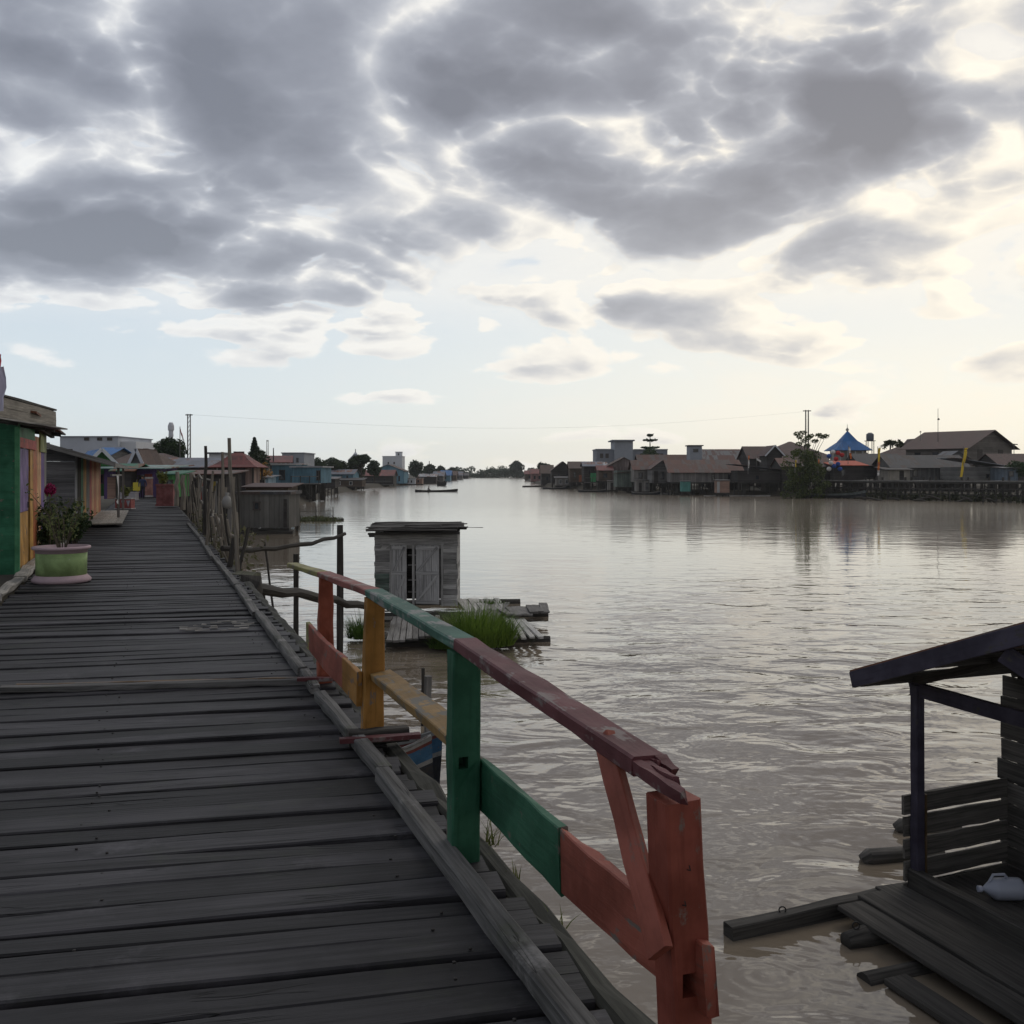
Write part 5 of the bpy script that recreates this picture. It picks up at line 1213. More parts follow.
# ------------------------------------------------------------------ trees
def tree(label, cx, yb, yt, wpx, Y, kind='round', group=None, cols=((.018, .035, .014), (.05, .08, .028)), name=None, n=1500, leafs=None, seedshape=1.0, trunk=None):
    base = W(cx, yb, Y); hgt = (yb - yt) / 1000 * Y; wd_ = wpx / 1000 * Y; nm = name or {'round': 'broadleaf_tree', 'conifer': 'conifer_tree', 'palm': 'palm_tree', 'tier': 'tiered_conifer', 'sparse': 'sparse_tree', 'spread': 'spreading_tree'}[kind]
    root = thing(nm, label, 'tree', base, group); tm = MB(); lm = MB(); ls = leafs or max(.16, .0016 * Y)
    tw = trunk or hgt * .03; top = base + V((0, 0, hgt))
    if kind in ('round', 'spread'):
        th = hgt * (.35 if kind == 'round' else .45); tm.tube([base + V((0, 0, -.5)), base + V((.02 * hgt, 0, th * .6)), base + V((0, 0, th)), base + V((0, 0, hgt * .8))], [tw * 1.3, tw, tw * .8, tw * .25], 8)
        k = 0; N = 16 if kind == 'round' else 13
        for i in range(N):
            a = 2.4 * i; f = (i + .5) / N
            if kind == 'round':
                zz = hgt * (.30 + .60 * f); rr = wd_ / 2 * math.sqrt(max(.05, 1 - ((f - .42) / .62) ** 2)) * R.uniform(.35, .72)
                cc = base + V((math.cos(a) * rr, math.sin(a) * rr, zz)); s_ = wd_ * R.uniform(.16, .25); sz = s_ * .8
            else:
                zz = hgt * (.62 + .28 * R.random()); rr = wd_ / 2 * R.uniform(.15, .85); cc = base + V((math.cos(a) * rr, math.sin(a) * rr, zz)); s_ = wd_ * R.uniform(.13, .2); sz = s_ * .42
            tm.tube([base + V((0, 0, th * R.uniform(.7, 1.1))), cc], [tw * .5, tw * .12], 5)
            lm.leaves(cc, (s_, s_, sz), int(n / N), ls, .1, .55)
    elif kind == 'conifer':
        tm.tube([base, top], [tw, tw * .2], 7)
        for i in range(26):
            f = i / 25; zz = hgt * (.12 + .86 * f); rr = wd_ / 2 * (1 - f) ** .8 * R.uniform(.7, 1.1)
            for a in range(5): aa = a * 1.257 + i; lm.leaves(base + V((math.cos(aa) * rr * .6, math.sin(aa) * rr * .6, zz)), (rr * .5 + .1, rr * .5 + .1, hgt * .03), max(3, int(n / 130)), ls, .3)
    elif kind == 'tier':
        tm.tube([base, top], [tw, tw * .35], 7); 
        for f, rf in ((.99, .28), (.84, .75), (.62, 1), (.42, .9), (.22, 1.0)):
            zz = hgt * f; rr = wd_ / 2 * rf
            for a in range(9):
                aa = a * .698 + f * 9; e = base + V((math.cos(aa) * rr, math.sin(aa) * rr, zz + rr * .12)); tm.tube([base + V((0, 0, zz - .1)), e], [tw * .3, tw * .1], 5)
                for g_ in (.35, .6, .85, 1): lm.leaves((base + V((0, 0, zz - .1))).lerp(e, g_), (rr * .16, rr * .16, hgt * .016), max(4, int(n / 180)), ls, .5)
    elif kind == 'palm':
        tm.tube([base, base + V((.03 * hgt, 0, hgt * .5)), base + V((.05 * hgt, 0, hgt * .82))], [tw, tw * .8, tw * .7], 7); c0 = base + V((.05 * hgt, 0, hgt * .82))
        for k in range(16):
            a = k * 2.4; e = R.uniform(-.1, 1.1); L_ = wd_ / 2 * R.uniform(.8, 1.1); pts = []
            for i in range(6):
                f = i / 5; pts.append(c0 + V((math.cos(a) * math.cos(e) * L_ * f, math.sin(a) * math.cos(e) * L_ * f, math.sin(e) * L_ * f - L_ * .55 * f * f)))
            tm.tube(pts, [.04, .03, .03, .02, .02, .01], 4)
            for i in range(1, 6):
                for _ in range(10): lm.leaves(pts[i - 1].lerp(pts[i], R.random()), (.12 * L_, .12 * L_, .08 * L_), 1, ls * 1.2, .1, .5, 5)
    elif kind == 'sparse':
        for k in range(9):
            a = k * 2.4; rr = wd_ / 2 * R.uniform(.3, 1); e = base + V((math.cos(a) * rr, math.sin(a) * rr, hgt * R.uniform(.6, 1))); m_ = base.lerp(e, .5) + V((0, 0, hgt * .1)); tm.tube([base, m_, e], [tw, tw * .6, tw * .15], 6)
            for f in (.5, .65, .8, .95, 1): lm.leaves(m_.lerp(e, f * 2 - 1), (wd_ * .09, wd_ * .09, hgt * .05), int(n / 45), ls, 0, .6)
    tm.build('trunk', wood('bark', (.035, .028, .022), (.09, .075, .06)), root); lm.build('crown', leaf('crown_%s' % (cols[0],), *cols), root); return root
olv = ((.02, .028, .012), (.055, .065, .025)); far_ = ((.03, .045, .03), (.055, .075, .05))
# leafy bush growing out of the water
root = thing('mangrove_bush', 'tall dark leafy bush growing at the water edge in front of the pier', 'bush', W(806, 497, 142)); lm = MB(); tm = MB()
for k in range(90):
    px = R.gauss(806, 10.5); py = R.uniform(452, 497); 
    if abs(px - 806) > 23: px = 806 + R.uniform(-20, 20)
    c = W(px, py, 142 + R.uniform(-2.5, 2.5)); s_ = R.uniform(.5, .95); lm.leaves(c, (s_, s_, s_ * .8), 85, .19, 0, .6)
    if k % 3 == 0: tm.tube([W(806 + (px - 806) * .3, 499, 142), c], [.07, .02], 5)
for px, py in ((797, 434), (800, 437), (803, 432.5), (808, 438), (811, 436), (815, 441), (819, 435), (822, 437), (826, 436), (799, 444), (807, 446), (804, 441)):
    c = W(px, py, 142 + R.uniform(-1, 1)); lm.leaves(c, (.5, .5, .3), 70, .17, 0, .6); tm.tube([W(806 + (px - 806) * .4, 458, 142), c], [.05, .015], 5)
tm.build('stem', wood('bark', (.035, .028, .022), (.09, .075, .06)), root); lm.build('foliage', leaf('mangrove', (.026, .040, .012), (.085, .105, .03)), root)
tree('tiered conifer with flat layered branches beside the concrete block', 650, 470, 435, 17, 240, 'tier', n=1300, cols=((.02, .035, .022), (.045, .065, .035)))
tree('low leafy tree under the tiered conifer', 650, 476, 448, 22, 236, 'round', n=1200)
tree('loose palm like tree left of the large two storey house', 889, 470, 438, 20, 195, 'palm', n=900, cols=olv)
tree('small bushy tree right of the water tower', 901, 465, 440, 10, 198, 'sparse', n=600, cols=olv)
tree('dark shrubby tree against the right edge behind the dark red roof', 1016, 478, 462, 22, 140, 'round', n=900)
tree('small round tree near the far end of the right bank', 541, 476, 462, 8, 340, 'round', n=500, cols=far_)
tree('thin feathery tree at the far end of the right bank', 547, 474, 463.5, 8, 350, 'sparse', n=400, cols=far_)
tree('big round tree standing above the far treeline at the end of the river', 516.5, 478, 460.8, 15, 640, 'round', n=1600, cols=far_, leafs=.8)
# far wood across the end of the river: one mass
mb = MB()
for k in range(210):
    px = R.uniform(428, 560); Y = R.uniform(645, 700); tp = 471.5 - 3.2 * abs(math.sin(px * .21)) * R.random() - (2.5 if 490 < px < 510 else 0) * R.random()
    c = W(px, R.uniform(tp, 479), Y); mb.leaves(c, (R.uniform(2.5, 4.5), 3, R.uniform(1, 2)), 60, .75, 0, .6)
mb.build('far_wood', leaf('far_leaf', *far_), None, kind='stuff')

# ------------------------------------------------------------------ banners, poles, masts, wires
def banner(label, px, yt, yb, Y, colors, wpx=3.0, lean=0, group='tall banners on the right bank'):
    root = thing('banner', label, 'banner', W(px, yb + 6, Y), group); MB().tube([V((W(px, 0, Y).x, Y, W(0, yb + (14 if yb > 470 else 6), Y).z)), W(px + lean * .2, yt - 1.5, Y)], .045, 6).build('pole', greywood, root)
    n = len(colors); y0 = yt; w_ = wpx / 1000 * Y
    for k, (f, m) in enumerate(colors):
        y1 = y0 + (yb - yt) * f; a = W(px + lean * (y0 - yt) / (yb - yt), y0, Y - .06); b = W(px + lean * (y1 - yt) / (yb - yt), y1, Y - .06)
        cl = MB(); cl.smooth = True; vs = []; fs = []; us = []
        for i in range(9):
            p = a.lerp(b, i / 8); q = .12 * math.sin(i * 1.1 + px); wv = w_ * (1 - .25 * i / 8)
            vs += [p + V((.03, q * .3, 0)), p + V((wv * .5, q, 0)), p + V((wv, q * .6, 0))]
        for i in range(8):
            for j in range(2): o_ = i * 3 + j; fs.append((o_, o_ + 1, o_ + 4, o_ + 3)); us.append(((0, 0), (1, 0), (1, 1), (0, 1)))
        cl.add(vs, fs, us); cl.build('cloth', m, root); y0 = y1
    return root
by = plain('ban_yellow', (.62, .43, .04), .8, 3, .15); bo = plain('ban_orange', (.55, .16, .04), .8, 3, .15); bw = plain('ban_white', (.6, .58, .55), .8, 3, .15); br = plain('ban_red', (.42, .03, .03), .8, 3, .15); bl_ = plain('ban_blue', (.03, .08, .3), .8, 3, .15)
banner('orange and white banner hanging on the pier by the low grey house', 878, 448, 476, 138, [(.5, by), (.3, bo), (.2, bw)], 2.6, -1)
banner('bright yellow banner blown aslant in front of the lean-to house', 964.5, 448, 477, 133, [(.12, by), (.88, by)], 3.4, -5)
banner('orange topped flagpole standing in the water by the low shed', 748, 455.5, 468, 148, [(.35, bo), (.65, bw)], 1.6)
banner('small white and orange pennant by the blue mosque', 848, 447, 459, 152, [(.5, bw), (.5, bo)], 2.4, 2)
banner('faded yellow pennant in the leafy bush', 795, 460, 467, 139, [(1, by)], 1.4)
banner('faded orange pennant right of the leafy bush', 818, 459, 467, 140, [(1, bo)], 1.4)
fg = thing('flag', 'white flag waving on the dark roof beside the flagpole', 'flag', W(760, 463, 150)); MB().tube([W(756.5, 466, 150), W(756.5, 457.5, 150)], .03, 6).build('pole', greywood, fg)
cloth([W(756.5, 458, 150), W(756.5, 460, 150)], [W(761, 460.5, 150), W(761, 462.5, 150)]).build('cloth', bw, fg)
kinds = [('blue', bl_), ('red', br), ('white', bw)]
bs = [(829, 456, 0), (831, 463, 2), (834, 466, 0), (836, 459, 1), (838, 464, 0), (840, 469, 0), (829, 469, 2), (842, 455, 1), (833, 452, 2), (838, 453, 1)]
wh = {0: 'blue', 1: 'red', 2: 'white'}
for i, (px, py, k) in enumerate(bs):
    c = W(px, py, 149 + i * .1); mb = MB(); mb.smooth = True; mb.lathe(c, [(.05, -.35), (.3, -.2), (.38, 0), (.3, .22), (.05, .34)], 10)
    mb.build('paper_lantern', kinds[k][1], None, wh[k] + ' festival lantern strung up left of the orange awning', 'lantern', wh[k] + ' lanterns on the right bank')
def mast(label, cx, yb, yt, Y, two=None, bar=None, r=.1, dish=None, name='utility_pole', cat='pole'):
    root = thing(name, label, cat, W(cx, yb, Y))
    xs = [cx - two / 2, cx + two / 2] if two else [cx]
    for x in xs: MB().tube([W(x, yb, Y), W(x, yt, Y)], [r, r * .7], 7).build('pole', greywood if two or bar else iron, root)
    if bar: MB().bar(W(cx - bar / 2, yt + .9, Y), W(cx + bar / 2, yt + .9, Y), .14, .16).build('cross_arm', darkwood, root)
    if dish: MB().lathe(W(cx + .5, dish, Y), [(.1, 0), (.25, .1), (.1, .3)], 8).build('antenna', iron, root)
    return root
mast('twin leg power pole with a cross arm rising over the leafy bush', 807, 452, 410, 190, 2.6, 8, .16)
mast('thin tall radio mast on the roof of the large two storey house', 938, 442, 408.5, 172, None, None, .05, 420, 'radio_mast', 'mast')
mast('short roof aerial left of the thin radio mast', 920.5, 441, 431, 178, None, 1.5, .05, None, 'aerial', 'aerial')
mast('small aerial at the right end of the large gable', 1014, 462, 443.5, 168, None, 7, .06, None, 'aerial', 'aerial')
mast('tall pale lattice mast with a platform over the left bank houses', 189, 470, 414, 150, 2.6, 7, .12, None, 'lattice_mast', 'mast')
mr = [o for o in COL.objects if o.name.startswith('lattice_mast')][0]
for k in range(12):
    y = 470 - k * 4.6; MB().bar(W(187.7, y, 150), W(190.3, y - 4.6, 150), .05, .05).build('lattice', greywood, mr)
tk = thing('water_tower', 'far pale round water tank on a column behind the round tree', 'water tower', W(171, 470, 180))
MB().tube([W(171.2, 470, 180), W(171, 438, 180)], .35, 10).build('column', plasw, tk); MB().lathe(W(171, 438, 180), [(.35, 0), (.45, .4), (.4, 1.2), (.55, 1.5), (.55, 2.2), (.4, 2.6), (.3, 2.8)], 12).build('tank', plasw, tk)
ff = thing('flag', 'red and white flag drooping on a pole left of the lattice mast', 'flag', W(180, 470, 95)); MB().tube([W(180, 468, 95), W(180, 426.5, 95)], .035, 6).build('pole', greywood, ff)
cloth([W(180, 427.5, 95), W(180.3, 431.5, 95)], [W(182.5, 435, 95), W(184, 440, 95)]).build('red_half', br, ff); cloth([W(180.3, 431.5, 95), W(180.8, 435, 95)], [W(184, 440, 95), W(185, 444.5, 95)]).build('white_half', bw, ff)
sway('thin power cable spanning the sky across the river between lattice mast and twin leg pole', W(189, 414.5, 150), W(806, 411.5, 190), .008, 2.6, 24, iron, 'power_cable', 'cable', 0)

# ------------------------------------------------------------------ boats on the river
lb = W(457.5, 492, 188); lb.z = WZ - .05
boat('longboat', 'long low dark motor canoe crossing the middle of the river', lb, V((W(415, 493, 185).x, 185, WZ - .05)), 1.1, .34, [(.7, boatdark), (1, darkwood)], rise=.55, cat='boat')
pf = W(427.8, 492.4, 186.0); pf.z = WZ + .1
person('person sitting in the long low motor canoe', pf, 1.65, -1.3, [plain('cloth_dark', (.02, .02, .03), .85), plain('cloth_grey', (.12, .11, .11), .85), skin], SIT)
sb = W(446, 486.2, 265); sb.z = WZ
boat('small_boat', 'tiny dark boat far up the river beyond the long canoe', sb, sb + V((-2.6, 3, 0)), 1.1, .9, [(.6, boatdark), (1, darkwood)])
lb2 = W(866, 494.5, 138); lb2.z = WZ + .1
boat('long_boat', 'long grey boat lying under the pier in front of the leafy bush', lb2, V((W(796, 494, 143).x, 143, WZ + .1)), 1.3, .5, [(.6, boatdark), (1, paint('boat_grey', (.16, .19, .18), .5))], rise=.9)
fl_ = MB(); a = W(524, 487.3, 245); b = W(541, 486.8, 248); a.z = b.z = WZ + .1; fl_.bar(a, b, 1.4, .45, seg=5, jit=.06); fl_.build('log_float', darkwood, None, 'dark log float moored off the end of the right bank', 'raft')
fl_ = MB(); a = W(661, 493.8, 166); b = W(676, 493.6, 166); a.z = b.z = WZ + .12; fl_.bar(a, b, 1.4, .22, seg=4, jit=.03); fl_.build('plank_float', palewood, None, 'pale plank float at the water under the warehouse end', 'raft')
fl_ = MB(); a = W(704, 495.0, 153); b = W(770, 494.9, 153); a.z = b.z = WZ + .08; fl_.bar(a, b, .5, .16, seg=6, jit=.03); fl_.build('log_boom', palewood, None, 'long pale log boom floating before the peach outhouse', 'log')

# ------------------------------------------------------------------ left bank, beyond the grey house
LB = 'houses along the left bank'
bwht = plain('block_white', (.40, .42, .46), .9, .5, .3)
cb = thing('concrete_building', 'wide weathered white concrete block far behind the blue roofs', 'building', W(100, 468, 150))
cbox('block', 60, 118, 437, 466, 150, 14, bwht); cbox('block', 118.1, 136, 441.5, 466, 151, 12, plasw); cbox('parapet', 59.5, 118.5, 436, 436.95, 149.8, 14.4, plasd)
for x in (84, 97, 107): cbox('window', x, x + 5, 437.5, 440.5, 149.9, .2, framed)
house('house with a bright blue tin roof and red gable beyond the grey plank house', 84, 118, 496, 467.5, 66, 8, b_greenp, r_blue, 'front', 449.5, [(.5, .6, .12, .3)], group=LB, trim=plasw, yaw=.5, stilts=False, name='house', over=.5)
house('lower blue roofed house next to the bright blue gable', 90, 104, 480, 457, 84, 7, b_grey, r_blue, 'side', 447, group=LB, stilts=False, name='house')
house('house with a dark brown gable roof and pale trim above the crowd of porches', 107, 142, 490, 465, 78, 9, b_green, r_brown, 'hip', 447, [(.7, .5, .08, .3)], group=LB, stilts=False, name='house', trim=None)
house('narrow white trimmed gable end beside the dark brown roof', 131, 142.5, 488, 461.5, 76, 4, b_grey, r_brown, 'front', 449, [(.5, .7, .2, .25)], group=LB, stilts=False, name='house', trim=plasw, over=.2)
house('porch with a pale green roof and bright painted walls where the walk ends', 104, 156, 499, 468, 64, 4, b_purple, sheetmetal('r_pgreen', (.22, .33, .31), amount=.1), 'shed', 465, [(.72, .6, .1, .3)], [(.15, .16, .7, b_peach), (.34, .16, .8, b_greenp), (.60, .14, .62, b_yel), (.86, .14, .8, b_red)], group=LB, stilts=False, name='porch_house', over=.9)
house('green roofed stall in front of the blue gabled house', 116, 131, 499, 470, 63, 3, b_dark, r_green, 'side', 464, group=LB, stilts=False, name='stall', cat='stall')
house('long house with a slate blue tin roof behind the stick fence', 152, 216, 492, 466.5, 84, 9, b_grey, r_slate, 'side', 457.5, [(.2, .5, .05, .4), (.5, .5, .05, .4), (.8, .5, .05, .4)], group=LB, stilts=True, over=.7)
house('brown roofed house peeping behind the dark brown gable', 140, 158, 480, 458, 96, 7, b_brown, r_redbr, 'hip', 452.5, group=LB, stilts=False, name='house')
house('green and yellow kiosk on the edge behind the red tub', 163, 176, 497, 474, 56, 2.5, b_greenp, r_green, 'shed', 471, [(.5, .55, .4, .35)], group=LB, stilts=True, name='kiosk', cat='kiosk', over=.3)
house('dark open shed behind the pale fence poles', 176, 226, 500, 474, 62, 3.5, b_dark, r_rust, 'shed', 470.5, [(.3, .5, .12, .4)], [(.55, .12, .7, b_red), (.75, .12, .7, b_yel)], group=LB, over=.4)
yb_ = plain('sign_yellow', (.55, .45, .05), .7, 4, .15)
ys = thing('sign_board', 'plain yellow square board hung before the bright painted porch', 'sign', W(136.5, 492, 61)); MB().box(W(136.5, 486.5, 61), (.42, .04, .5)).build('board', yb_, ys); MB().bar(WX(136.5, 61.05, 0), W(136.5, 480, 61.05), .04, .04).build('post', greywood, ys)
tree('big dense round tree above the slate blue roof on the left bank', 170.5, 470, 440, 36, 112, 'round', n=3600, cols=((.012, .028, .012), (.035, .06, .022)), leafs=.2)
# red roofed gazebo
gz = thing('pavilion', 'pavilion with a swept red pyramid roof on stilts behind the fence poles', 'pavilion', W(241, 490, 74)); gY = 74
gx = lambda px: W(px, 0, gY).x; gzv = lambda py: W(0, py, gY).z
cxx, hw = gx(241.5) - .6, 1.5; cyy = gY + 1.5
prof = [(1.0, 467), (.80, 464.5), (.55, 460), (.34, 455.5), (.16, 452.5)]
mb = MB(); rings = []
for f, py in prof: r_ = hw * f * 1.22; rings.append([V((cxx + a * r_, cyy + b * r_, gzv(py))) for a, b in ((-1, -1), (1, -1), (1, 1), (-1, 1))])
for A_, B_ in zip(rings, rings[1:]):
    for i in range(4): j = (i + 1) % 4; mb.poly([A_[i], A_[j], B_[j], B_[i]], .05, uaxis=A_[j] - A_[i])
mb.poly(rings[-1], .05); mb.build('roof', r_red, gz)
MB().bar(V((cxx - .4, cyy, gzv(452))), V((cxx + .4, cyy, gzv(452))), .12, .14).build('ridge_cap', r_redbr, gz)
MB().box((cxx - .25, cyy, (gzv(467) + gzv(489)) / 2), (2.0, 2.2, gzv(467) - gzv(489))).build('wall', boards('b_pav', (.07, .06, .06), vert=True), gz)
MB().box((cxx + 1.05, cyy, (gzv(467) + gzv(489)) / 2), (.55, 2.1, gzv(467) - gzv(489))).build('pale_wall', boards('b_pavp', (.28, .20, .17), vert=True), gz)
for a in (-1, 1):
    for b in (-1, 1): MB().bar(V((cxx + a * 1.4, cyy + b * 1.35, WZ - .5)), V((cxx + a * 1.4, cyy + b * 1.35, gzv(466.5))), .14, .14).build('post', darkwood, gz)
MB().box((cxx, cyy, gzv(490)), (3.2, 3.2, .14)).build('floor', darkwood, gz)
# plank bath house on its raft
house('grey plank bath house on a raft under the red roofed pavilion', 237, 289, 528, 494.5, 60, 3, boards('b_bath', (.125, .12, .11), vert=True, gap=.3), r_dark, 'flat', None, [(.38, .66, .10, .22)], [(.93, .06, .85, b_dark)], stilts=True, name='bath_house', cat='bath house', over=.25, nst=4)
house('dark low shack roof behind the plank bath house', 246, 288, 496, 487, 66, 3, b_brown, r_redbr, 'shed', 484, group=LB)
rb_ = MB(); a = W(222, 533.5, 60); b = W(294, 530, 60.5); a.z = b.z = WZ + .06; rb_.bar(a, b, 1.6, .22, seg=6, jit=.05); rb_.build('raft', darkwood, None, 'dark log raft carrying the plank bath house', 'raft')
# floating weed bed
wb_ = thing('weed_raft', 'long floating bed of weeds beyond the plank bath house', 'weeds', onwater(316, 521)); wm = MB(); fm = MB()
for k in range(900):
    px = R.uniform(290, 342); Y = R.uniform(74, 79); c = WX(px, Y, WZ + .02); hh = .30 * max(.25, 1 - abs(px - 318) / 26) ; 
    a = R.uniform(0, 6.28); wm.blade(c, (math.cos(a) * .5, math.sin(a) * .5, 1), hh * R.uniform(.6, 1.8), .05, .3)
for k in range(90): wm.leaves(WX(R.uniform(290, 340), R.uniform(74.5, 78.5), WZ + .12), (.4, .4, .14), 8, .09)
wm.build('leaves', leaf('weedbed', (.03, .045, .018), (.09, .10, .04)), wb_)
fm.bar(WX(289, 76, WZ - .05), WX(343, 77, WZ - .02), 1.6, .2, seg=6, jit=.06); fm.build('mat', darkwood, wb_)
for px, yt, r_ in ((299, 508, .12), (316, 506, .04), (333, 507, .04), (290.5, 503, .04)):
    pole({299: 'thick dark post standing at the floating weed bed', 316: 'thin stake in the middle of the floating weed bed', 333: 'thin stake at the far right of the floating weed bed', 290.5: 'thin stake between the bath house and the weed bed'}[px], WX(px, 75, 0), WZ - .5, W(px, yt, 75).z, r_, group='stakes of the floating weed bed')
sway('thin line strung between the stakes of the weed bed', W(290.5, 510.5, 75), W(333, 510, 75), .018, .1, 8, name='tie_line', cat='line')
# blue houses
house('bright blue flat roofed house on stilts at the water', 272, 296, 483.5, 464.5, 128, 7, b_blue, r_pale, 'flat', None, [(.42, .45, .22, .5)], stilts=True, group=LB, over=.9, name='stilt_house', trim=framew)
bh = house('lower blue house wing with a pale porch on stilts', 292, 321, 483.2, 467.5, 124, 7, boards('b_blue2', (.13, .25, .32), vert=True, var=.15), r_pale, 'flat', None, [(.88, .5, .05, .6), (.95, .5, .04, .6)], stilts=True, group=LB, over=.6, porch=1.0, name='stilt_house')
house('little pale blue shed with a dark window beside the pavilion', 256.5, 268, 487, 477.5, 90, 3, boards('b_pblue', (.30, .42, .50), vert=True, var=.15), r_grey, 'shed', 475.5, [(.5, .55, .5, .5)], group=LB, frame=framew)
hp = thing('flowering_plant', 'plant with yellow and red leaves by the little pale blue shed', 'plant', W(265, 480, 86)); fm = MB()
for k in range(14): fm.leaves(W(R.uniform(257, 270), R.uniform(464, 477), 86), (.3, .3, .25), 22, .12)
fm.build('foliage', leaf('croton', (.05, .06, .02), (.42, .22, .06)), hp); MB().tube([W(264, 482, 86), W(264, 466, 86)], .05, 6).build('stem', darkwood, hp)
house('house with a rusty pink roof behind the blue house', 263, 290, 474, 462, 150, 8, b_cream, r_red, 'side', 455.5, [(.3, .5, .06, .4)], group=LB, name='house', yaw=.2)
house('grey concrete house with a flat roof behind the blue house', 282, 304, 470, 453.5, 170, 9, plas, plasd, 'flat', None, [(.3, .6, .08, .25), (.7, .6, .08, .25)], stilts=False, group=LB, over=.3, name='house')
house('small cream house top between pavilion and lattice mast', 209, 222, 470, 454, 105, 6, plasw, r_grey, 'flat', None, [(.5, .5, .2, .3)], stilts=False, group=LB, name='house', over=.5)
house('brown roofed house behind the fence poles', 211, 236, 482, 466, 98, 8, b_brown, r_redbr, 'hip', 455, group=LB, name='house')
tree('dark pointed conifer behind the red roofed pavilion', 254.5, 476, 438, 17, 120, 'conifer', n=2200, cols=((.012, .024, .012), (.035, .05, .025)), leafs=.18)
tree('broad dark tree right of the pointed conifer', 258, 476, 449, 26, 124, 'round', n=1500, cols=((.012, .024, .012), (.035, .05, .025)))
mast('thin pale radio mast above the rusty pink roof', 267.5, 462, 440, 190, 1.4, 2, .08, None, 'radio_mast', 'mast')
mast('short dark pole right of the thin radio mast', 273.5, 462, 448, 150, None, None, .1)
LT = 'trees along the left bank'
for (lb_, cx, yb, yt, w_, Y, kd) in (('dark round tree right of the grey concrete house', 318, 478, 459, 22, 200, 'round'), ('broad tree between the blue house and the mosque dome', 333, 478, 458, 22, 210, 'round'), ('low tree just left of the layered tree', 342, 480, 461, 18, 220, 'round'), ('tall tree with spreading flat layers beside the mosque dome', 361, 482, 452.5, 24, 215, 'spread'), ('dense low tree under the spreading layered tree', 356, 482, 460, 24, 218, 'round'), ('tree right of the spreading layered tree', 374, 480, 461, 16, 225, 'round'),
    ('wide dark tree right of the white tower block', 416, 482, 461, 20, 330, 'round'), ('rounded tree further right along the left bank', 430, 481, 464.5, 14, 390, 'round'), ('small tree where the left bank fades away', 441, 480, 466, 10, 450, 'round'), ('tree behind the last blue roofs of the left bank', 452, 479, 467.5, 9, 520, 'round')):
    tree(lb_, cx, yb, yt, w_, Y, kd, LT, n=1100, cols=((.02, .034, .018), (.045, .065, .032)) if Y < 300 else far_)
md = thing('mosque_dome', 'far pale mosque with a tiered pointed roof among the left bank trees', 'mosque', W(355.5, 476, 320)); mq = md
MB().box(W(355.5, 468, 320), (4.2, 4.2, 5)).build('wall', plasw, md); pyramid(355.5, 320, 460.5, 454.5, 7, r_slate, 'lower_roof', .25); pyramid(355.5, 320, 454.4, 452, 2, plasw, 'upper_roof', .2); MB().tube([W(355.5, 452, 320), W(355.5, 449, 320)], .12, 6).build('finial', iron, md)
house('white tower block with a stair head on its roof', 382.5, 402, 478, 456.5, 340, 9, plasw, plasw, 'flat', None, [(.3, .7, .06, .08), (.6, .7, .06, .08), (.3, .45, .06, .08), (.6, .45, .06, .08)], stilts=False, name='tower_block', cat='building', over=.2)
house('small stair head box on top of the white tower block', 395.5, 401.5, 456.4, 452.2, 342, 3, plasw, plas, 'flat', None, [(.5, .5, .2, .4)], stilts=False, name='rooftop_hut', cat='hut', over=.3)
house('house with a pale blue tin roof left of the red roof', 330, 353, 481, 474, 205, 8, b_blue, r_slate, 'side', 469.5, [(.5, .5, .06, .5), (.75, .5, .06, .5)], group=LB)
house('cluttered brown stilt shed by the water before the pale blue roof', 334, 362, 486.5, 480, 200, 5, b_brown, r_dark, 'shed', 478, [(.2, .5, .06, .5), (.6, .5, .1, .5)], group=LB, frame=framew)
house('dark stilt cabin beside the lower blue house', 321, 335, 487, 479, 150, 4, b_dark, r_grey, 'shed', 477, [(.4, .5, .15, .4)], group=LB)
house('house with a long dull red roof over a dark verandah', 364, 393, 484.5, 475.5, 255, 8, b_dark, r_red, 'side', 470, [(.3, .4, .05, .5), (.7, .4, .05, .5)], group=LB, porch=1.5)
house('blue gabled warehouse behind the dull red roof', 372, 404, 483.5, 471, 275, 12, b_blue, r_brown, 'front', 464.5, [(.7, .4, .04, .4), (.85, .4, .04, .4)], group=LB, name='warehouse', cat='warehouse')
house('small white boathouse on the water right of the blue gable', 405, 415, 484, 479, 285, 5, plasw, r_pale, 'flat', None, [(.3, .5, .1, .4), (.65, .5, .1, .4)], group=LB, name='boathouse', cat='boathouse')
house('orange fronted boathouse next to the small white one', 414.5, 422, 484, 478.5, 288, 5, b_peach, r_pale, 'flat', None, [(.5, .5, .2, .4)], group=LB, name='boathouse', cat='boathouse')
house('dark ferry landing shed with a pale roof and a mast', 419, 436, 483, 476.5, 315, 8, b_dark, r_pale, 'side', 474, [(.4, .4, .08, .4)], group=LB)
mast('white flag mast at the ferry landing shed', 429.3, 482, 461, 318, None, None, .16)
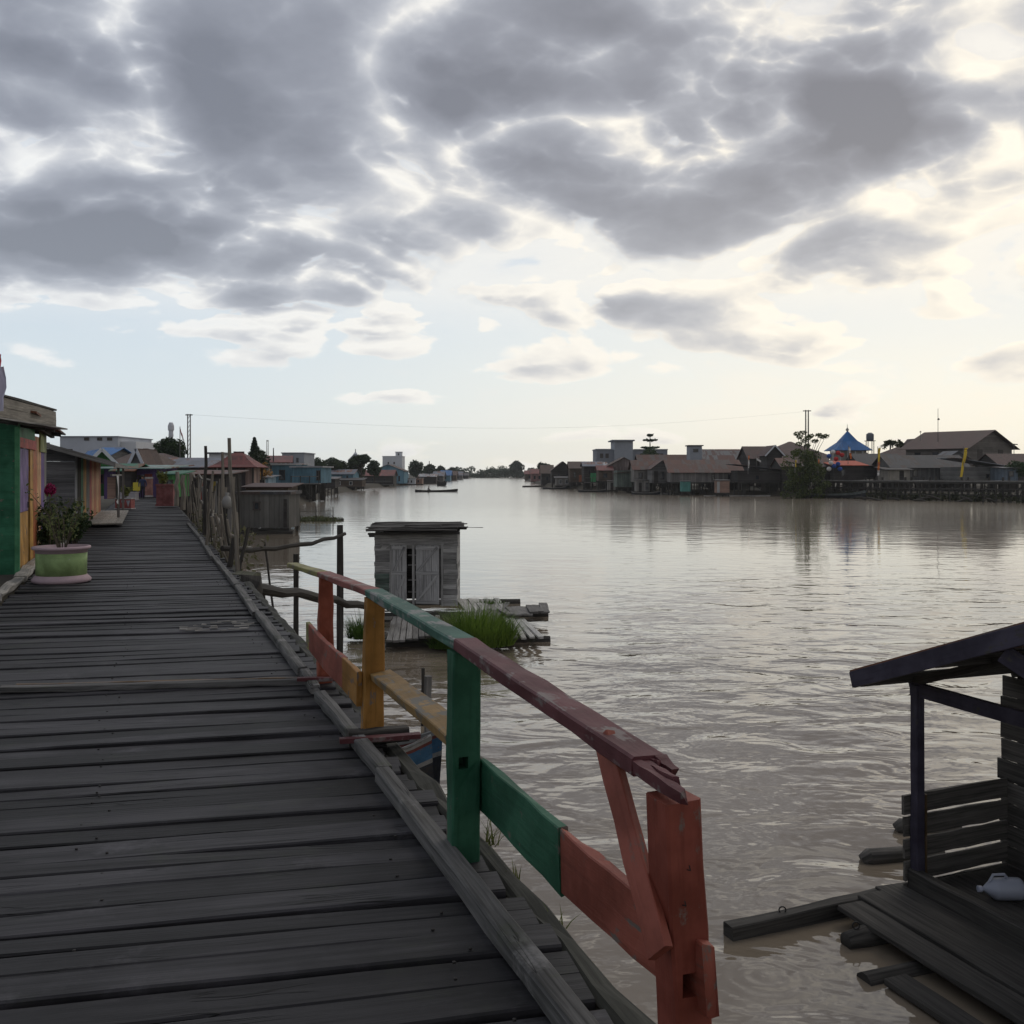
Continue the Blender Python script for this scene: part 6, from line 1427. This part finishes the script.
for i, (lb_, x0, x1, yf, ye, yr, Y, wl, rf) in enumerate((('grey blue house just past the ferry landing', 434, 443, 482, 475.5, 471.5, 350, b_grey, r_slate), ('blue roofed house far up the left bank', 441, 450, 481, 475, 470.5, 400, b_blue, r_blue), ('brown house between two blue roofs far up the left bank', 448, 456, 480.5, 475, 471, 440, b_brown, r_brown), ('last blue grey house of the left bank', 454, 462, 480, 475, 471.5, 490, b_grey, r_slate), ('tiny dark house at the far end of the left bank', 461, 468, 479.3, 475.3, 473, 560, b_dark, r_dark))):
    house(lb_, x0, x1, yf, ye, Y, 9, wl, rf, 'side', yr, [(.5, .5, .15, .4)], group=LB, over=.6)

# ------------------------------------------------------------------ moist air over the river

for k in range(26):
    px = R.uniform(560, 1015); fr_ = (px - 560) / 455; Y = 208 - 92 * fr_ ** .8 + R.uniform(-4, 0); 
    if 740 < px < 830: Y -= 6
    a = WX(px, Y - 2, WZ - .5); b = a + V((R.uniform(-.5, .5), R.uniform(-.3, .3), R.uniform(1.2, 3.4)))
    MB().tube([a, a.lerp(b, .5) + V((R.uniform(-.08, .08), 0, 0)), b], [.07, .06, .045], 6).build('mooring_stake', darkwood, None, 'thin crooked mooring stake in the water before the right bank houses', 'stake', 'mooring stakes along the right bank')
for lb_, px, Y, ln in (('small dark canoe moored under the jumbled grey sheds', 660, 166, 4.5), ('small grey canoe moored left of the turquoise outhouse', 606, 186, 5), ('dark canoe moored at the bend below the dark brown gabled house', 566, 218, 5)):
    a = WX(px, Y - 3, WZ - .05); boat('canoe', lb_, a, a + V((-ln, 1.4, 0)), .9, .36, [(.7, boatdark), (1, greywood)], rise=.7)
hz = MB(); hz.box((0, 450, 14), (1500, 1500, 36.4)); ho = hz.build('haze', plain('tmp_haze', (1, 1, 1)), None, kind='stuff')
hm = bpy.data.materials.new('haze_air'); hm.use_nodes = True; t = NT(hm.node_tree); t.n.clear()
o_ = t.node('ShaderNodeOutputMaterial'); pv = t.node('ShaderNodeVolumePrincipled'); pv.inputs['Density'].default_value = .00015; pv.inputs['Color'].default_value = (.95, .98, 1, 1)
t.l.new(pv.outputs[0], o_.inputs['Volume']); ho.data.materials.clear(); ho.data.materials.append(hm)
